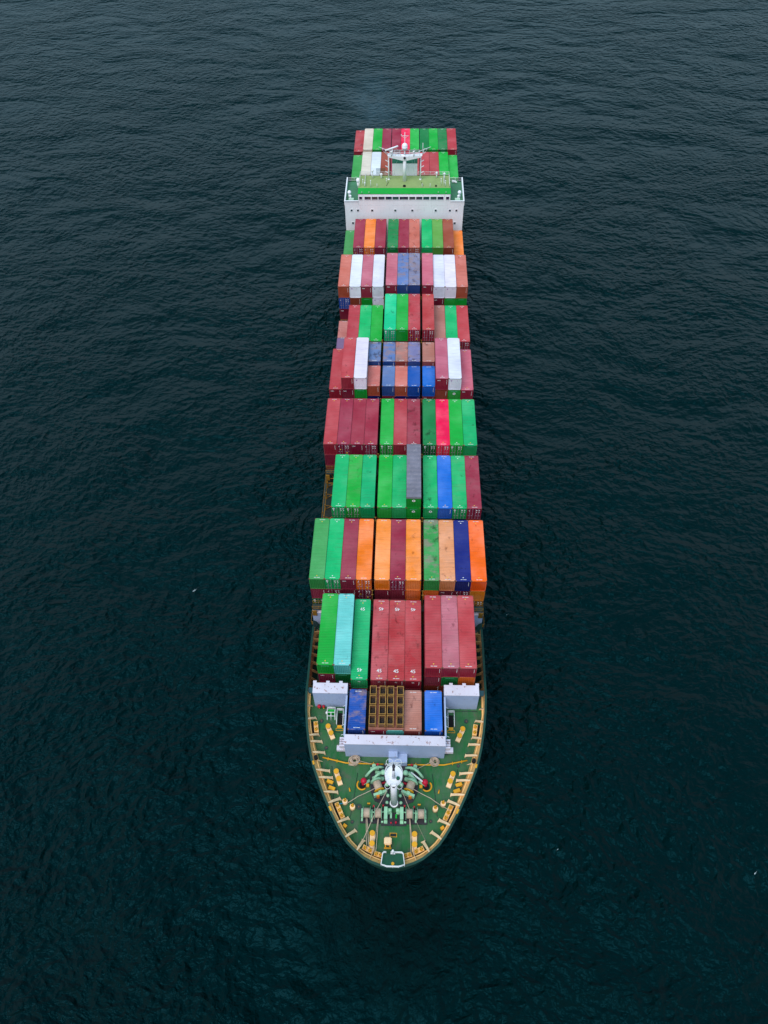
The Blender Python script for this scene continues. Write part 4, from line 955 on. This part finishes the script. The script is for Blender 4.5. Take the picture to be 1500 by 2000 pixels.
for s_, lb in ((-1, 'large tangled rope coil at left foot of the breakwater'), (1, 'round rope coil at right foot of the breakwater')):
    m = MB(); cx, cy = s_*5.7, 37.2
    for k in range(14):
        r = .28+.05*(k % 8)+random.uniform(-.03, .03); ox, oy = random.uniform(-.12, .12), random.uniform(-.12, .12); z = D+.1+k*.045
        sx = 1.25 if s_ < 0 else 1
        m.tube([(cx+ox+r*sx*math.cos(t), cy+oy+r*math.sin(t), z+.05*math.sin(3*t+k)) for t in [2*PI*q/18 for q in range(19)]], .05, 5)
    if s_ < 0:
        for k in range(4): m.tube([(cx-.9+random.uniform(-.1, .2), cy-.45-k*.05, D+.08), (cx+random.uniform(-.3, .3), cy-.5-k*.07, D+.1), (cx+1.0+random.uniform(-.2, .2), cy-.3+k*.1, D+.08)], .04, 5)
    o = m.build('rope_coil', M_ROPE); tag(o, lb, 'rope coil', 'rope coils by the breakwater')
# ------------------------------------------------------------------ small whitecaps and exhaust
M_FOAM, nt, b = newmat('sea_foam'); b.inputs['Base Color'].default_value = (.6, .7, .72, 1); b.inputs['Roughness'].default_value = .8
tc = N(nt, 'ShaderNodeTexCoord'); tr = N(nt, 'ShaderNodeBsdfTransparent'); mx = N(nt, 'ShaderNodeMixShader'); out = nt.nodes['Material Output']
nf = noise(nt, tc.outputs['Object'], 3.5, 5, .7); nt.links.new(maprange(nt, nf, .48, .6, 0, .8), mx.inputs[0]); nt.links.new(tr.outputs[0], mx.inputs[1]); nt.links.new(b.outputs[0], mx.inputs[2]); nt.links.new(mx.outputs[0], out.inputs[0])

for x, y, L, lb in ((-38.2, 73.3, 1.2, 'small white crest on the dark sea left of the ship'), (24.2, 29.2, .5, 'small white crest on the dark sea right of the bow'), (52.5, 26.7, .8, 'faint white crest near the right edge of the sea'), (19.9, 69.2, .6, 'small white fleck on the water close to the right side of the ship')):
    m = MB(); n_ = 14; A = []
    for k in range(n_+1):
        t = k/n_; ww = .28*math.sin(PI*t)*(.6+.5*random.random())*L*.6
        px, py = x+(t-.5)*L*.8, y+(t-.5)*L*.7
        A.append((m.bm.verts.new((px-ww*.5, py+ww*.6, .03)), m.bm.verts.new((px+ww*.5, py-ww*.6, .05))))
    for p, q in zip(A, A[1:]): m._f([p[0], q[0], q[1], p[1]])
    o = m.build('foam', M_FOAM, None, False); tag(o, lb, 'foam', 'white crests on the sea', 'stuff')
# thin exhaust drifting astern
MS = bpy.data.materials.new('exhaust_smoke'); MS.use_nodes = True; nt = MS.node_tree; nt.nodes.remove(nt.nodes['Principled BSDF'])
pv = N(nt, 'ShaderNodeVolumePrincipled'); pv.inputs['Color'].default_value = (.40, .72, .9, 1); tc = N(nt, 'ShaderNodeTexCoord')
g = N(nt, 'ShaderNodeTexGradient', gradient_type='SPHERICAL'); nt.links.new(tc.outputs['Object'], g.inputs[0])
nv = noise(nt, tc.outputs['Object'], 2.5, 4, .6, .6)
nt.links.new(math_(nt, 'MULTIPLY', math_(nt, 'MULTIPLY', math_(nt, 'POWER', g.outputs['Fac'], 1.4), maprange(nt, nv, .35, .7)), SMOKE), pv.inputs['Density'])
nt.links.new(pv.outputs[0], nt.nodes['Material Output'].inputs['Volume'])
m = MB(); m.ball((0, 0, 0), 1, 20); o = m.build('exhaust_smoke', MS, None, False); o.location = (-9.0, 240, 16); o.scale = (13, 26, 8); o.rotation_euler = (0, 0, .15)
tag(o, 'thin bluish exhaust haze drifting over the sea behind the aftmost containers', 'smoke', kind='stuff')

# ------------------------------------------------------------------ camera and light
cam = bpy.data.cameras.new('camera'); co = bpy.data.objects.new('camera', cam); C.objects.link(co)
cam.sensor_fit = 'VERTICAL'; cam.sensor_height = 36; cam.lens = 36*1445.03/2000; cam.clip_end = 9000; cam.clip_start = .5
R_ = Vector((0.99954628, 0.02658326, -0.01416235)); U_ = Vector((-0.01211483, 0.78529884, 0.61899835)); F_ = Vector((-0.02757667, 0.61854592, -0.78526459))
mtx = Matrix((R_, U_, -F_)).transposed().to_4x4(); mtx.translation = Vector((.94733, 0, 98.53+ZO)); co.matrix_world = mtx
sc.camera = co
w = bpy.data.worlds.new('World'); sc.world = w; w.use_nodes = True; nt = w.node_tree
SUN_EL, SUN_AZ = math.radians(58), math.radians(-150)      # azimuth from +Y towards +X
sky = N(nt, 'ShaderNodeTexSky', sky_type='NISHITA'); sky.sun_disc = False; sky.sun_elevation = SUN_EL; sky.sun_rotation = SUN_AZ; sky.air_density = 1.2; sky.dust_density = 1.5; sky.ozone_density = 1
hs = N(nt, 'ShaderNodeHueSaturation'); hs.inputs['Saturation'].default_value = .7; nt.links.new(sky.outputs[0], hs.inputs['Color'])
# closed cloud cover, slightly blue, over the clear-sky model
tcw = N(nt, 'ShaderNodeTexCoord'); cl = noise(nt, mapping(nt, tcw.outputs['Generated'], (1, 1, 2.2)), 1.6, 5, .6)
cv = N(nt, 'ShaderNodeVectorMath', operation='SCALE'); cv.inputs[0].default_value = (3.3, 6.0, 7.9)
sz = N(nt, 'ShaderNodeSeparateXYZ'); nt.links.new(tcw.outputs['Generated'], sz.inputs[0])      # overcast sky: brighter towards the zenith
nt.links.new(math_(nt, 'MULTIPLY', maprange(nt, cl, .3, .7, .75, 1.25), maprange(nt, sz.outputs[2], 0, 1, .52, 1.45)), cv.inputs['Scale'])
bg = nt.nodes['Background']; nt.links.new(mixc(nt, .8, hs.outputs[0], cv.outputs[0]), bg.inputs[0]); bg.inputs[1].default_value = .10
sun = bpy.data.lights.new('sun', 'SUN'); sun.energy = 2.5; sun.angle = math.radians(45); sun.color = (1, .89, .86)
so = bpy.data.objects.new('sun', sun); C.objects.link(so)
d = Vector((math.sin(SUN_AZ)*math.cos(SUN_EL), math.cos(SUN_AZ)*math.cos(SUN_EL), math.sin(SUN_EL)))
so.rotation_euler = d.to_track_quat('Z', 'Y').to_euler(); so.location = d*400
vs = sc.view_settings; vs.view_transform = 'Standard'; vs.look = 'None'; vs.gamma = 1; vs.exposure = 0; vs.use_curve_mapping = False
sc.cycles.max_bounces = 6; sc.cycles.diffuse_bounces = 3; sc.cycles.glossy_bounces = 3; sc.cycles.transparent_max_bounces = 6; sc.cycles.volume_bounces = 0
sc.cycles.use_denoising = True
